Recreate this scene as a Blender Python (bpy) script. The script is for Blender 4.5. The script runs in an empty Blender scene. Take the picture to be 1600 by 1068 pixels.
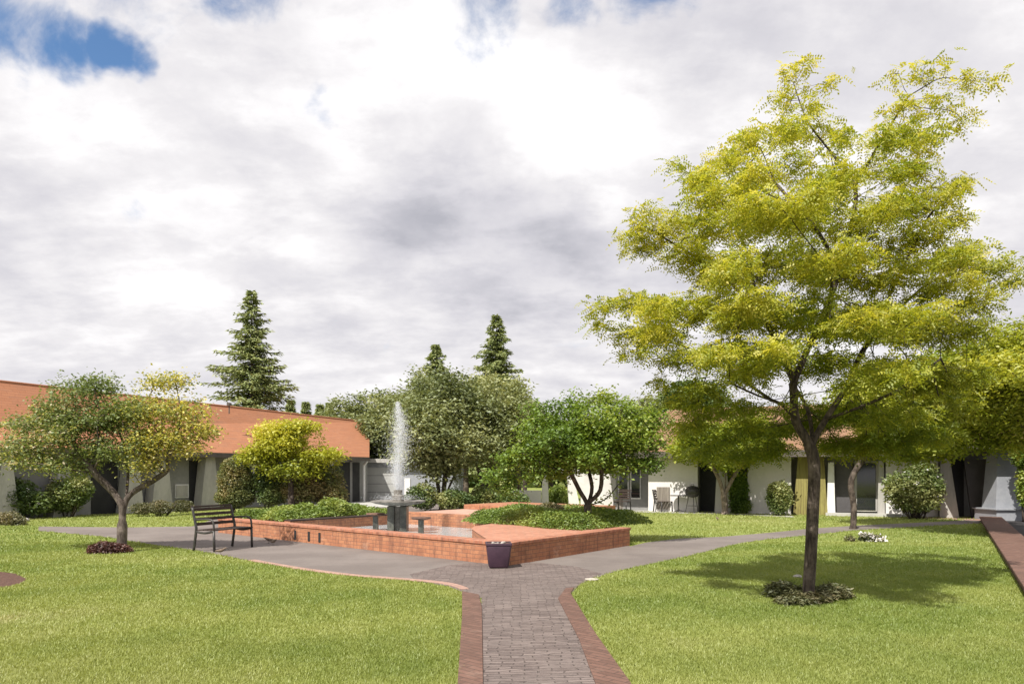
import bpy, math, random
import numpy as np
from mathutils import Vector, Matrix
from mathutils.geometry import tessellate_polygon

S = bpy.context.scene
COL = S.collection
R = math.radians
EYE, F, HZ = 1.6, 1200.0, 740.0            # eye height, focal length and horizon row (1600 px frame)

# ---------------------------------------------------------------- camera
cam_d = bpy.data.cameras.new("camera")
cam = bpy.data.objects.new("camera", cam_d)
COL.objects.link(cam)
cam.location = (0, 0, EYE)
cam.rotation_euler = (R(90), 0, 0)
cam_d.sensor_width = 36
cam_d.lens = 36 * F / 1600
cam_d.shift_y = (HZ - 534) / 1600
cam_d.clip_end = 2000
S.camera = cam

# ---------------------------------------------------------------- exposure
S.view_settings.view_transform = 'Standard'
S.view_settings.look = 'None'
S.view_settings.gamma = 1
S.view_settings.exposure = 0.45
S.render.engine = 'CYCLES'
S.cycles.max_bounces = 8
S.cycles.transparent_max_bounces = 12
S.cycles.use_denoising = True

# ---------------------------------------------------------------- sun
SUN_EL = R(51)
SUN_H = Vector((0.52, 0.85)).normalized()       # where the light heads
sun_d = bpy.data.lights.new("sun", 'SUN')
sun_d.energy = 5.0
sun_d.angle = R(0.5)
sun_d.color = (1.0, 0.95, 0.86)
sun = bpy.data.objects.new("sun", sun_d)
COL.objects.link(sun)
sdir = Vector((SUN_H.x * math.cos(SUN_EL), SUN_H.y * math.cos(SUN_EL), -math.sin(SUN_EL)))
sun.rotation_euler = sdir.to_track_quat('-Z', 'Y').to_euler()
sun.location = (-10, -15, 30)

# ---------------------------------------------------------------- node helper
class NT:
    def __init__(s, tree):
        s.t = tree; s.n = tree.nodes; s.l = tree.links; s.n.clear()
    def new(s, typ, **kw):
        n = s.n.new(typ)
        for k, v in kw.items():
            setattr(n, k, v)
        return n
    def put(s, sock, v):
        if isinstance(v, bpy.types.NodeSocket):
            s.l.new(v, sock)
        elif v is not None:
            if sock.type == 'RGBA' and hasattr(v, '__len__') and len(v) == 3:
                v = (*v, 1)
            sock.default_value = v
    def math(s, op, a, b=None, c=None, clamp=False):
        n = s.new('ShaderNodeMath', operation=op); n.use_clamp = clamp
        s.put(n.inputs[0], a); s.put(n.inputs[1], b)
        if c is not None: s.put(n.inputs[2], c)
        return n.outputs[0]
    def vmath(s, op, a, b=None, out=0):
        n = s.new('ShaderNodeVectorMath', operation=op)
        s.put(n.inputs[0], a)
        if b is not None: s.put(n.inputs[1], b)
        return n.outputs[out]
    def noise(s, vec, scale, detail=4, rough=0.55, dist=0.0, out=0):
        n = s.new('ShaderNodeTexNoise')
        s.put(n.inputs['Vector'], vec)
        n.inputs['Scale'].default_value = scale; n.inputs['Detail'].default_value = detail
        n.inputs['Roughness'].default_value = rough; n.inputs['Distortion'].default_value = dist
        return n.outputs[out]
    def ramp(s, fac, stops, interp='LINEAR'):
        n = s.new('ShaderNodeValToRGB'); n.color_ramp.interpolation = interp
        el = n.color_ramp.elements
        while len(el) < len(stops): el.new(0.5)
        for e, (p, c) in zip(el, stops):
            e.position = p
            e.color = (*c, 1) if hasattr(c, '__len__') else (c, c, c, 1)
        s.put(n.inputs[0], fac)
        return n.outputs[0]
    def mix(s, fac, a, b, blend='MIX'):
        n = s.new('ShaderNodeMix', data_type='RGBA', blend_type=blend)
        s.put(n.inputs[0], fac); s.put(n.inputs[6], a); s.put(n.inputs[7], b)
        return n.outputs[2]
    def smooth(s, v, a, b):
        n = s.new('ShaderNodeMapRange', interpolation_type='SMOOTHSTEP')
        s.put(n.inputs[0], v); n.inputs[1].default_value = a; n.inputs[2].default_value = b
        return n.outputs[0]
    def comb(s, x, y, z):
        n = s.new('ShaderNodeCombineXYZ')
        s.put(n.inputs[0], x); s.put(n.inputs[1], y); s.put(n.inputs[2], z)
        return n.outputs[0]
    def sep(s, v):
        n = s.new('ShaderNodeSeparateXYZ'); s.put(n.inputs[0], v)
        return n.outputs

# ---------------------------------------------------------------- world: sky with broken cloud
world = bpy.data.worlds.new("World"); S.world = world; world.use_nodes = True
w = NT(world.node_tree)
tc = w.new('ShaderNodeTexCoord').outputs['Generated']
sx, sy_, sz = w.sep(tc)
sky = w.new('ShaderNodeTexSky', sky_type='NISHITA')
sky.sun_disc = False; sky.sun_elevation = SUN_EL
sky.sun_rotation = math.atan2(-SUN_H.x, -SUN_H.y)
zc = w.math('MAXIMUM', sz, 0.0)
den = w.math('ADD', zc, 0.27)
pu = w.math('DIVIDE', sx, den); pv = w.math('DIVIDE', sy_, den)
pl = w.comb(pu, pv, 0.0)

def sky_dir(px, py):
    v = Vector(((px - 800), F, HZ - py)); v.normalize(); return v

def blob(px, py, r_px):
    d = w.vmath('DISTANCE', tcw, tuple(sky_dir(px, py)), out=1)
    n = w.new('ShaderNodeMapRange', interpolation_type='SMOOTHERSTEP')
    w.put(n.inputs[0], d); n.inputs[1].default_value = 0.0; n.inputs[2].default_value = r_px / 1350
    n.inputs[3].default_value = 1.0; n.inputs[4].default_value = 0.0
    return n.outputs[0]

wob = w.vmath('SUBTRACT', w.noise(tc, 5.0, 5, 0.6, out=1), (0.5, 0.5, 0.5))
ws = w.new('ShaderNodeVectorMath', operation='SCALE'); w.put(ws.inputs[0], wob); ws.inputs['Scale'].default_value = 0.16
tcw = w.vmath('ADD', tc, ws.outputs[0])
n1 = w.noise(pl, 2.0, 8, 0.58, 0.1)
n2 = w.noise(w.vmath('ADD', pl, (7.3, 2.1, 0.5)), 4.2, 7, 0.6, 0.1)
# thin places where the blue shows
hole = w.math('MULTIPLY', blob(10, 20, 150), 0.7)
for b_, k_ in ((blob(70, 45, 130), 0.68), (blob(130, 75, 110), 0.66), (blob(195, 100, 95), 0.66), (blob(235, 118, 60), 0.5), (blob(-80, -30, 200), 0.66),
               (blob(760, 10, 120), 0.36), (blob(740, 80, 100), 0.28), (blob(930, -10, 120), 0.56), (blob(1040, -10, 130), 0.56),
               (blob(485, 160, 60), 0.40), (blob(400, 0, 120), 0.44), (blob(30, 165, 90), 0.36), (blob(210, 345, 80), 0.34), (blob(150, -130, 330), 0.4)):
    hole = w.math('MAXIMUM', hole, w.math('MULTIPLY', b_, k_))
fine = w.math('SUBTRACT', w.noise(tc, 9.0, 7, 0.62, 0.3), 0.5)
hole = w.math('ADD', hole, w.math('MULTIPLY', fine, 1.25))
clear = w.smooth(hole, 0.20, 0.68)
# cloud shade
lum = w.math('ADD', w.math('MULTIPLY', w.math('SUBTRACT', n1, 0.5), 0.62), 0.745)
lum = w.math('ADD', lum, w.math('MULTIPLY', w.math('SUBTRACT', n2, 0.5), 0.55))
for b_, k_ in ((blob(770, 345, 300), -0.24), (blob(640, 350, 200), -0.10), (blob(900, 400, 240), -0.12),
               (blob(130, 330, 320), -0.08),
               (blob(740, 130, 230), 0.20), (blob(900, 165, 220), 0.24), (blob(620, 50, 220), 0.10),
               (blob(60, 150, 200), 0.14), (blob(1000, 250, 180), 0.12), (blob(280, 430, 260), 0.10),
               (blob(230, 200, 200), 0.07), (blob(1450, 30, 260), -0.05), (blob(1250, 60, 200), -0.08)):
    lum = w.math('ADD', lum, w.math('MULTIPLY', b_, k_))
n3_ = w.noise(w.vmath('ADD', w.vmath('MULTIPLY', pl, (1.0, 1.5, 1.0)), (1.3, 5.5, 0.0)), 3.4, 9, 0.6, 0.12)
lum = w.math('ADD', lum, w.math('MULTIPLY', w.math('SUBTRACT', w.smooth(n3_, 0.40, 0.62), 0.5), 0.15))
lum = w.math('MINIMUM', w.math('MAXIMUM', lum, 0.30), 0.98)
ccol = w.ramp(lum, [(0.30, (0.36, 0.36, 0.40)), (0.55, (0.52, 0.51, 0.545)), (0.75, (0.65, 0.635, 0.65)), (0.98, (0.83, 0.815, 0.815))])
ccol = w.mix(1.0, ccol, (10.0, 10.0, 10.0), 'MULTIPLY')
skyc = w.mix(1.0, sky.outputs[0], (0.72, 0.92, 1.08), 'MULTIPLY')
b1 = w.new('ShaderNodeBackground'); w.put(b1.inputs[0], skyc); b1.inputs[1].default_value = 0.11
b2 = w.new('ShaderNodeBackground'); w.put(b2.inputs[0], ccol); b2.inputs[1].default_value = 0.1
ms = w.new('ShaderNodeMixShader'); w.put(ms.inputs[0], clear)
w.l.new(b2.outputs[0], ms.inputs[1]); w.l.new(b1.outputs[0], ms.inputs[2])
wo = w.new('ShaderNodeOutputWorld'); w.l.new(ms.outputs[0], wo.inputs[0])
world.cycles.sampling_method = 'MANUAL'; world.cycles.sample_map_resolution = 512

# ================================================================ helpers
def P(x, y, D):
    return Vector(((x - 800) * D / F, D, EYE - (y - HZ) * D / F))
def G(x, y, z=0.0):
    D = (EYE - z) * F / (y - HZ)
    return Vector(((x - 800) * D / F, D, z))

def tag(o, label=None, cat=None, group=None, kind=None):
    if label: o['label'] = label
    if cat: o['category'] = cat
    if group: o['group'] = group
    if kind: o['kind'] = kind
    return o

def thing(name, loc, label, cat, group=None, rz=0):
    o = bpy.data.objects.new(name, None); COL.objects.link(o)
    o.location = loc; o.rotation_euler = (0, 0, rz); o.empty_display_size = 0.2
    return tag(o, label, cat, group)

def link_mesh(name, me, mat, parent, world_coords):
    o = bpy.data.objects.new(name, me); COL.objects.link(o)
    if mat: me.materials.append(mat)
    if parent is not None:
        o.parent = parent
        if world_coords:
            p = parent
            off = Vector((0, 0, 0))
            while p is not None:
                off += p.location; p = p.parent
            me.transform(Matrix.Translation(-off))
    return o

def np_mesh(name, V, faces_n, mat, parent=None, tint=None, world_coords=True, smooth=False):
    """faces_n: (nf, k) index array, all faces k-gons"""
    V = np.asarray(V, np.float32).reshape(-1, 3); Fc = np.asarray(faces_n, np.int32)
    me = bpy.data.meshes.new(name)
    me.vertices.add(len(V)); me.vertices.foreach_set('co', V.ravel())
    k = Fc.shape[1]
    me.loops.add(Fc.size); me.loops.foreach_set('vertex_index', Fc.ravel())
    me.polygons.add(len(Fc))
    me.polygons.foreach_set('loop_start', np.arange(0, Fc.size, k, dtype=np.int32))
    if smooth: me.polygons.foreach_set('use_smooth', np.ones(len(Fc), bool))
    if tint is not None:
        a = me.attributes.new('tint', 'FLOAT', 'POINT'); a.data.foreach_set('value', np.asarray(tint, np.float32))
    me.update(calc_edges=True)
    return link_mesh(name, me, mat, parent, world_coords)

class MB:
    def __init__(s): s.v = []; s.f = []
    def add(s, vs, fs):
        b = len(s.v); s.v += [tuple(x) for x in vs]; s.f += [tuple(i + b for i in f) for f in fs]; return s
    def box(s, x0, x1, y0, y1, z0, z1):
        return s.add([(x0,y0,z0),(x1,y0,z0),(x1,y1,z0),(x0,y1,z0),(x0,y0,z1),(x1,y0,z1),(x1,y1,z1),(x0,y1,z1)],
                     [(0,3,2,1),(4,5,6,7),(0,1,5,4),(1,2,6,5),(2,3,7,6),(3,0,4,7)])
    def hexa(s, lo, hi):
        return s.add(list(lo) + list(hi), [(0,3,2,1),(4,5,6,7),(0,1,5,4),(1,2,6,5),(2,3,7,6),(3,0,4,7)])
    def prism(s, poly, z0, z1):
        n = len(poly)
        if sum(poly[i][0]*poly[(i+1)%n][1]-poly[(i+1)%n][0]*poly[i][1] for i in range(n)) < 0: poly = poly[::-1]
        vs = [(p[0], p[1], z0) for p in poly] + [(p[0], p[1], z1) for p in poly]
        tr = tessellate_polygon([[Vector((p[0], p[1], 0)) for p in poly]])
        fs = []
        for t in tr:
            a, b, c = t
            cr = (poly[b][0]-poly[a][0])*(poly[c][1]-poly[a][1])-(poly[b][1]-poly[a][1])*(poly[c][0]-poly[a][0])
            if cr < 0: a, b, c = a, c, b
            fs.append((a+n, b+n, c+n)); fs.append((a, c, b))
        for i in range(n): fs.append((i, (i+1) % n, (i+1) % n + n, i + n))
        return s.add(vs, fs)
    def sheet(s, poly, z):
        tr = tessellate_polygon([[Vector((p[0], p[1], 0)) for p in poly]])
        fs = []
        for a, b, c in tr:
            cr = (poly[b][0]-poly[a][0])*(poly[c][1]-poly[a][1])-(poly[b][1]-poly[a][1])*(poly[c][0]-poly[a][0])
            fs.append((a, b, c) if cr > 0 else (a, c, b))
        return s.add([(p[0], p[1], z) for p in poly], fs)
    def tube(s, pts, rad, n=6, cap=True):
        pts = [Vector(p) for p in pts]
        if not hasattr(rad, '__len__'): rad = [rad] * len(pts)
        base = len(s.v); prev = None
        for i, p in enumerate(pts):
            d = (pts[min(i+1, len(pts)-1)] - pts[max(i-1, 0)])
            if d.length < 1e-9: d = Vector((0,0,1))
            d.normalize()
            if prev is None:
                prev = d.cross(Vector((0.31, 0.9, 0.2)))
                if prev.length < 0.05: prev = d.cross(Vector((1, 0, 0)))
            a = prev - d * prev.dot(d)
            if a.length < 1e-6: a = d.orthogonal()
            a.normalize(); prev = a; b = d.cross(a)
            for k in range(n):
                t = 2*math.pi*k/n
                q = p + (a*math.cos(t) + b*math.sin(t)) * rad[i]
                s.v.append((q.x, q.y, q.z))
        for i in range(len(pts)-1):
            for k in range(n):
                k2 = (k+1) % n
                s.f.append((base+i*n+k, base+i*n+k2, base+(i+1)*n+k2, base+(i+1)*n+k))
        if cap:
            s.f.append(tuple(base + k for k in range(n))[::-1])
            s.f.append(tuple(base + (len(pts)-1)*n + k for k in range(n)))
        return s
    def lathe(s, prof, c=(0,0,0), n=24):
        base = len(s.v); m = len(prof)
        for r, z in prof:
            for k in range(n):
                t = 2*math.pi*k/n
                s.v.append((c[0]+r*math.cos(t), c[1]+r*math.sin(t), c[2]+z))
        for i in range(m-1):
            for k in range(n):
                k2 = (k+1) % n
                s.f.append((base+i*n+k, base+i*n+k2, base+(i+1)*n+k2, base+(i+1)*n+k))
        s.f.append(tuple(base+k for k in range(n))[::-1]); s.f.append(tuple(base+(m-1)*n+k for k in range(n)))
        return s
    def build(s, name, mat, parent=None, world_coords=True, bevel=0, smooth=False, sub=0):
        me = bpy.data.meshes.new(name); me.from_pydata(s.v, [], s.f); me.update()
        if smooth: me.polygons.foreach_set('use_smooth', np.ones(len(me.polygons), bool))
        o = link_mesh(name, me, mat, parent, world_coords)
        if bevel:
            m = o.modifiers.new('bevel', 'BEVEL'); m.width = bevel; m.segments = 2; m.limit_method = 'ANGLE'
        if sub:
            m = o.modifiers.new('sub', 'SUBSURF'); m.levels = sub; m.render_levels = sub
        return o

def catmull(pts, k=6, closed=False):
    pts = [Vector(p) for p in pts]; out = []; n = len(pts)
    rng_ = range(n if closed else n-1)
    for i in rng_:
        g = (lambda j: pts[j % n]) if closed else (lambda j: pts[max(0, min(n-1, j))])
        p0, p1, p2, p3 = g(i-1), g(i), g(i+1), g(i+2)
        for j in range(k):
            t = j/k
            out.append(0.5*((2*p1)+(-p0+p2)*t+(2*p0-5*p1+4*p2-p3)*t*t+(-p0+3*p1-3*p2+p3)*t**3))
    if not closed: out.append(pts[-1])
    return out

# ================================================================ materials
def new_mat(name):
    m = bpy.data.materials.new(name); m.use_nodes = True
    return m, NT(m.node_tree)

def finish(t, col, rough=0.8, bump=None, bump_d=0.01, bump_s=0.6, spec=0.3, metal=0, **kw):
    b = t.new('ShaderNodeBsdfPrincipled')
    t.put(b.inputs['Base Color'], col); t.put(b.inputs['Roughness'], rough)
    b.inputs['Specular IOR Level'].default_value = spec; b.inputs['Metallic'].default_value = metal
    for k, v in kw.items(): b.inputs[k].default_value = v
    if bump is not None:
        n = t.new('ShaderNodeBump'); n.inputs['Strength'].default_value = bump_s; n.inputs['Distance'].default_value = bump_d
        t.put(n.inputs['Height'], bump); t.l.new(n.outputs[0], b.inputs['Normal'])
    o = t.new('ShaderNodeOutputMaterial'); t.l.new(b.outputs[0], o.inputs[0])
    return b

def plain(name, c1, c2=None, scale=3, rough=0.7, bump_d=0.004, spec=0.3, metal=0, stretch=(1,1,1), **kw):
    m, t = new_mat(name)
    g = t.new('ShaderNodeNewGeometry').outputs['Position']
    g = t.vmath('MULTIPLY', g, stretch)
    n = t.noise(g, scale, 6, 0.62)
    c2 = c2 or tuple(x*0.72 for x in c1)
    f2 = t.noise(g, scale*9, 4, 0.6)
    fac = t.smooth(t.math('ADD', t.math('MULTIPLY', n, 0.7), t.math('MULTIPLY', f2, 0.3)), 0.36, 0.64)
    finish(t, t.mix(fac, c1, c2), rough, f2, bump_d, spec=spec, metal=metal, **kw)
    return m

def wallmap(t, top_flat=True):
    geo = t.new('ShaderNodeNewGeometry')
    N, pos = geo.outputs['True Normal'], geo.outputs['Position']
    tang = t.vmath('NORMALIZE', t.vmath('CROSS_PRODUCT', N, (0.0001, 0.0002, 1.0)))
    u = t.vmath('DOT_PRODUCT', pos, tang, out=1)
    px, py, pz = t.sep(pos)
    if not top_flat: return t.comb(u, pz, 0.0), pos
    flat = t.math('GREATER_THAN', t.math('ABSOLUTE', t.sep(N)[2]), 0.7)
    # tops follow the planter's own direction
    c, s_ = math.cos(R(-43.8)), math.sin(R(-43.8))
    fu = t.math('ADD', t.math('MULTIPLY', px, c), t.math('MULTIPLY', py, s_))
    fv = t.math('ADD', t.math('MULTIPLY', px, -s_), t.math('MULTIPLY', py, c))
    mx = lambda a, b: t.math('ADD', t.math('MULTIPLY', a, t.math('SUBTRACT', 1.0, flat)), t.math('MULTIPLY', b, flat))
    return t.comb(mx(u, fu), mx(pz, fv), 0.0), pos

def brick_mat(name, a, b, mortar, w_=0.21, h_=0.07, msize=0.006, rough=0.85, stain=0.5, off=0.5, top_flat=True, bumpd=0.006, stain_c=(0.10,0.055,0.04), light_c=(0.5,0.38,0.3)):
    m, t = new_mat(name)
    uv, pos = wallmap(t, top_flat)
    br = t.new('ShaderNodeTexBrick'); t.put(br.inputs['Vector'], uv)
    br.offset = off
    t.put(br.inputs['Color1'], a); t.put(br.inputs['Color2'], b); t.put(br.inputs['Mortar'], mortar)
    br.inputs['Scale'].default_value = 1.0; br.inputs['Mortar Size'].default_value = msize
    br.inputs['Mortar Smooth'].default_value = 0.3; br.inputs['Bias'].default_value = 0.0
    br.inputs['Brick Width'].default_value = w_; br.inputs['Row Height'].default_value = h_
    n = t.noise(pos, 2.3, 6, 0.65); n2 = t.noise(pos, 14, 6, 0.7); n3 = t.noise(pos, 60, 3, 0.6)
    col = t.mix(t.math('MULTIPLY', t.smooth(n2, 0.50, 0.72), stain*0.7), br.outputs[0], stain_c)
    col = t.mix(t.math('MULTIPLY', t.smooth(n, 0.52, 0.72), stain*0.8), col, stain_c)
    col = t.mix(t.math('MULTIPLY', t.smooth(t.noise(t.vmath('ADD', pos, (9, 4, 3)), 3.1, 6, 0.7), 0.55, 0.75), stain*0.7), col, light_c)
    if 'roof' in name: sv, sc_, sa = (0.5, 0.5, 9.0), 2.0, 0.45
    else: sv, sc_, sa = (5.0, 5.0, 0.5), 2.0, stain*0.75
    stn = t.noise(t.vmath('MULTIPLY', pos, sv), sc_, 5, 0.65)
    col = t.mix(t.math('MULTIPLY', t.smooth(stn, 0.50, 0.68), sa), col, stain_c)
    h = t.math('ADD', t.math('MULTIPLY', br.outputs['Fac'], -1.0), t.math('MULTIPLY', n3, 0.5))
    finish(t, col, rough, h, bumpd)
    return m

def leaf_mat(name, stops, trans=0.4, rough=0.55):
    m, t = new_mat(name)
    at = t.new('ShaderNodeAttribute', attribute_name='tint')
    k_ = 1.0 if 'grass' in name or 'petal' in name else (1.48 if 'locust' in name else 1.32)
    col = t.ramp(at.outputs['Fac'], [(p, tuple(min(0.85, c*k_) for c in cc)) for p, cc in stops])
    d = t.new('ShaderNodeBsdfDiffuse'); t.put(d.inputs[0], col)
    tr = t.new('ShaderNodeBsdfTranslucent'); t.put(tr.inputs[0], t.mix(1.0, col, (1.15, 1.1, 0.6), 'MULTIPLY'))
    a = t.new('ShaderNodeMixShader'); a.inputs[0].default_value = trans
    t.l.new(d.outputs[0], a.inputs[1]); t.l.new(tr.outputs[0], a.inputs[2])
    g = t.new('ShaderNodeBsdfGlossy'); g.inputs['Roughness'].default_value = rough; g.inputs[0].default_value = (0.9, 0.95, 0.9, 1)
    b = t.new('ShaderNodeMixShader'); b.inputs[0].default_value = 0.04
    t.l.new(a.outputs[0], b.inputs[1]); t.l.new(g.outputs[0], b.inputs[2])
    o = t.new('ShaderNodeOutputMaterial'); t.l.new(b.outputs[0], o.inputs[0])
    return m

def bark_mat(name, c1, c2):
    m, t = new_mat(name)
    g = t.new('ShaderNodeNewGeometry').outputs['Position']
    st = t.vmath('MULTIPLY', g, (1, 1, 0.22))
    n = t.noise(st, 26, 6, 0.7, 0.4); n2 = t.noise(g, 5, 4)
    col = t.mix(t.smooth(n, 0.35, 0.65), c2, c1)
    col = t.mix(t.math('MULTIPLY', t.smooth(n2, 0.5, 0.68), 0.45), col, tuple(min(1, x*2.0+0.03) for x in c1))
    finish(t, col, 0.9, n, 0.02, 0.9)
    return m

M = {}
M['brick'] = brick_mat('planter_brick', (0.45,0.205,0.11), (0.37,0.155,0.085), (0.24,0.13,0.09), w_=0.23, h_=0.075, msize=0.006, stain=0.85, stain_c=(0.17,0.085,0.06), light_c=(0.56,0.34,0.24))
M['coping'] = brick_mat('coping_brick', (0.46,0.20,0.12), (0.34,0.13,0.08), (0.34,0.21,0.15), w_=0.11, h_=0.23, stain=0.7)
M['deck'] = brick_mat('deck_brick', (0.48,0.225,0.15), (0.38,0.17,0.11), (0.40,0.27,0.20), w_=0.22, h_=0.11, stain=0.35)
M['pink'] = brick_mat('pink_paving', (0.50,0.31,0.24), (0.42,0.25,0.19), (0.40,0.30,0.25), w_=0.4, h_=0.4, stain=0.3)
M['roof'] = brick_mat('roof_shingle', (0.37,0.165,0.088), (0.335,0.145,0.076), (0.29,0.12,0.065), w_=0.5, h_=0.10, msize=0.008, stain=0.3, top_flat=False, stain_c=(0.24,0.13,0.09), light_c=(0.50,0.26,0.16))
M['roof2'] = brick_mat('roof_shingle_brown', (0.25,0.145,0.088), (0.22,0.125,0.075), (0.18,0.10,0.06), w_=0.5, h_=0.10, msize=0.008, stain=0.2, top_flat=False, stain_c=(0.22,0.13,0.09), light_c=(0.42,0.27,0.19))
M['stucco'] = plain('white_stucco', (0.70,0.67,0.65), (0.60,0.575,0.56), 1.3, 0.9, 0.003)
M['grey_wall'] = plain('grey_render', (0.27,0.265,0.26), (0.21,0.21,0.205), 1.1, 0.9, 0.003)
M['pier'] = plain('pale_render_pier', (0.45,0.43,0.40), (0.33,0.32,0.30), 2.0, 0.9, 0.004, stretch=(1,1,0.25))
M['slate_grey'] = plain('blue_grey_render', (0.32,0.33,0.36), (0.25,0.26,0.29), 1.5, 0.85, 0.003)
M['dark'] = plain('dark_paint', (0.035,0.034,0.036), (0.022,0.022,0.024), 2, 0.6)
M['door_grey'] = plain('dark_grey_door', (0.10,0.095,0.10), (0.075,0.07,0.075), 2, 0.55)
M['panel'] = plain('pale_grey_panel', (0.40,0.40,0.39), (0.36,0.36,0.35), 1, 0.5, 0.001)
M['olive_wood'] = plain('olive_weathered_wood', (0.30,0.27,0.09), (0.15,0.12,0.045), 5, 0.8, 0.006, stretch=(3,3,0.15))
M['wood'] = plain('grey_fence_wood', (0.26,0.23,0.20), (0.15,0.13,0.11), 5, 0.85, 0.006, stretch=(3,3,0.15))
M['white'] = plain('white_paint', (0.75,0.74,0.73), (0.64,0.63,0.62), 2, 0.5, 0.001)
M['fascia'] = plain('fascia_board', (0.12,0.10,0.09), (0.08,0.07,0.06), 3, 0.7)
M['metal'] = plain('black_iron', (0.028,0.026,0.028), (0.05,0.045,0.04), 12, 0.45, 0.001, spec=0.5)
M['slat'] = plain('brown_slat', (0.06,0.04,0.032), (0.035,0.024,0.02), 8, 0.6, 0.003)
M['concrete'] = plain('pale_concrete', (0.46,0.45,0.43), (0.36,0.35,0.33), 2.2, 0.9, 0.004)
M['dark_stone'] = plain('dark_wet_stone', (0.045,0.045,0.04), (0.13,0.13,0.11), 6, 0.35, 0.006, spec=0.5)
M['bowl'] = plain('weathered_bowl_stone', (0.25,0.23,0.21), (0.13,0.12,0.105), 7, 0.7, 0.006)
M['rust_stone'] = plain('rusty_stone', (0.20,0.11,0.075), (0.09,0.055,0.045), 7, 0.8, 0.006)
M['pot'] = plain('plum_glazed_pot', (0.062,0.032,0.052), (0.042,0.022,0.038), 4, 0.38, 0.002, spec=0.5)
M['rock'] = plain('pale_rock', (0.52,0.49,0.45), (0.28,0.25,0.22), 9, 0.9, 0.02)
M['soil'] = plain('bark_mulch', (0.085,0.045,0.035), (0.15,0.085,0.065), 22, 0.95, 0.03)
M['paper'] = plain('pale_scrap', (0.55,0.50,0.44), (0.42,0.38,0.33), 14, 0.8)
M['feather'] = plain('brown_feathers', (0.09,0.06,0.045), (0.22,0.17,0.13), 30, 0.8, 0.002)
M['pool_floor'] = plain('pool_floor', (0.55,0.60,0.62), (0.46,0.50,0.52), 3, 0.6)
M['glass'] = plain('dark_window_glass', (0.016,0.018,0.02), (0.022,0.024,0.026), 1, 0.06, 0.0, spec=0.8)
M['bark'] = bark_mat('dark_bark', (0.10,0.078,0.062), (0.025,0.018,0.015))
M['bark_grey'] = bark_mat('grey_bark', (0.13,0.105,0.09), (0.05,0.038,0.032))
M['bark_pale'] = bark_mat('pale_bark', (0.33,0.26,0.22), (0.13,0.10,0.085))

m, t = new_mat('asphalt')
g = t.new('ShaderNodeNewGeometry').outputs['Position']
n = t.noise(g, 0.55, 6, 0.65); n2 = t.noise(g, 90, 4, 0.7); n3 = t.noise(g, 4, 6, 0.7)
col = t.mix(t.smooth(n, 0.35, 0.65), (0.145,0.122,0.112), (0.195,0.167,0.153))
col = t.mix(t.math('MULTIPLY', t.smooth(n3, 0.52, 0.75), 0.4), col, (0.10,0.085,0.08))
col = t.mix(t.math('MULTIPLY', t.smooth(n2, 0.45, 0.7), 0.3), col, (0.24,0.21,0.195))
finish(t, col, 0.88, n2, 0.005)
M['asphalt'] = m
M['shaded_asphalt'] = plain('shaded_asphalt', (0.028,0.026,0.028), (0.04,0.037,0.038), 2, 0.85, 0.003)  # shade over the service yard is put into this near-black colour

m, t = new_mat('grass_ground')
g = t.new('ShaderNodeNewGeometry').outputs['Position']
n = t.noise(g, 0.7, 6, 0.65); n2 = t.noise(g, 9, 6, 0.7); n3 = t.noise(g, 70, 4, 0.7)
col = t.mix(t.smooth(n, 0.35, 0.66), (0.20,0.245,0.06), (0.26,0.28,0.09))
col = t.mix(t.math('MULTIPLY', t.smooth(n2, 0.45, 0.72), 0.5), col, (0.10,0.16,0.03))
col = t.mix(t.math('MULTIPLY', t.smooth(n3, 0.45, 0.72), 0.4), col, (0.25,0.27,0.10))
finish(t, col, 0.95, n3, 0.03, spec=0.1)
M['grass_ground'] = m
M['blade'] = leaf_mat('grass_blade', [(0.0,(0.20,0.26,0.05)), (0.5,(0.33,0.365,0.10)), (0.8,(0.38,0.40,0.15)), (1.0,(0.50,0.46,0.24))], 0.35)

# paver path
m, t = new_mat('path_pavers')
g = t.new('ShaderNodeNewGeometry').outputs['Position']
wobn = t.vmath('SCALE', t.vmath('SUBTRACT', t.noise(g, 3.0, 3, 0.5, out=1), (0.5,0.5,0.5)))
wobn.node.inputs['Scale'].default_value = 0.16
gw = t.vmath('ADD', g, wobn)
br = t.new('ShaderNodeTexBrick'); t.put(br.inputs['Vector'], gw)
for k_, v_ in (('Color1',(0.13,0.10,0.092)), ('Color2',(0.225,0.18,0.165)), ('Mortar',(0.085,0.066,0.06))): t.put(br.inputs[k_], v_)
br.inputs['Scale'].default_value = 1; br.inputs['Mortar Size'].default_value = 0.007; br.inputs['Mortar Smooth'].default_value = 0.6
br.inputs['Brick Width'].default_value = 0.21; br.inputs['Row Height'].default_value = 0.065
n = t.noise(g, 1.3, 6, 0.65); n2 = t.noise(g, 45, 5, 0.7); n3 = t.noise(t.vmath('MULTIPLY', g, (0.35, 1.6, 1)), 13, 6, 0.75)
col = t.mix(t.math('MULTIPLY', t.smooth(n, 0.45, 0.7), 0.4), br.outputs[0], (0.23,0.19,0.175))
col = t.mix(t.math('MULTIPLY', t.smooth(n3, 0.46, 0.66), 0.7), col, (0.075,0.060,0.056))
col = t.mix(t.math('MULTIPLY', t.smooth(n2, 0.48, 0.7), 0.3), col, (0.27,0.23,0.21))
finish(t, col, 0.85, t.math('ADD', t.math('MULTIPLY', br.outputs['Fac'], -1.0), t.math('MULTIPLY', n2, 0.7)), 0.012, 0.8)
M['pavers'] = m
M['edging'] = brick_mat('edging_brick', (0.18,0.10,0.076), (0.125,0.07,0.054), (0.085,0.055,0.045), w_=0.22, h_=0.075, msize=0.006, stain=0.45, off=0.5, light_c=(0.40,0.28,0.22))
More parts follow.
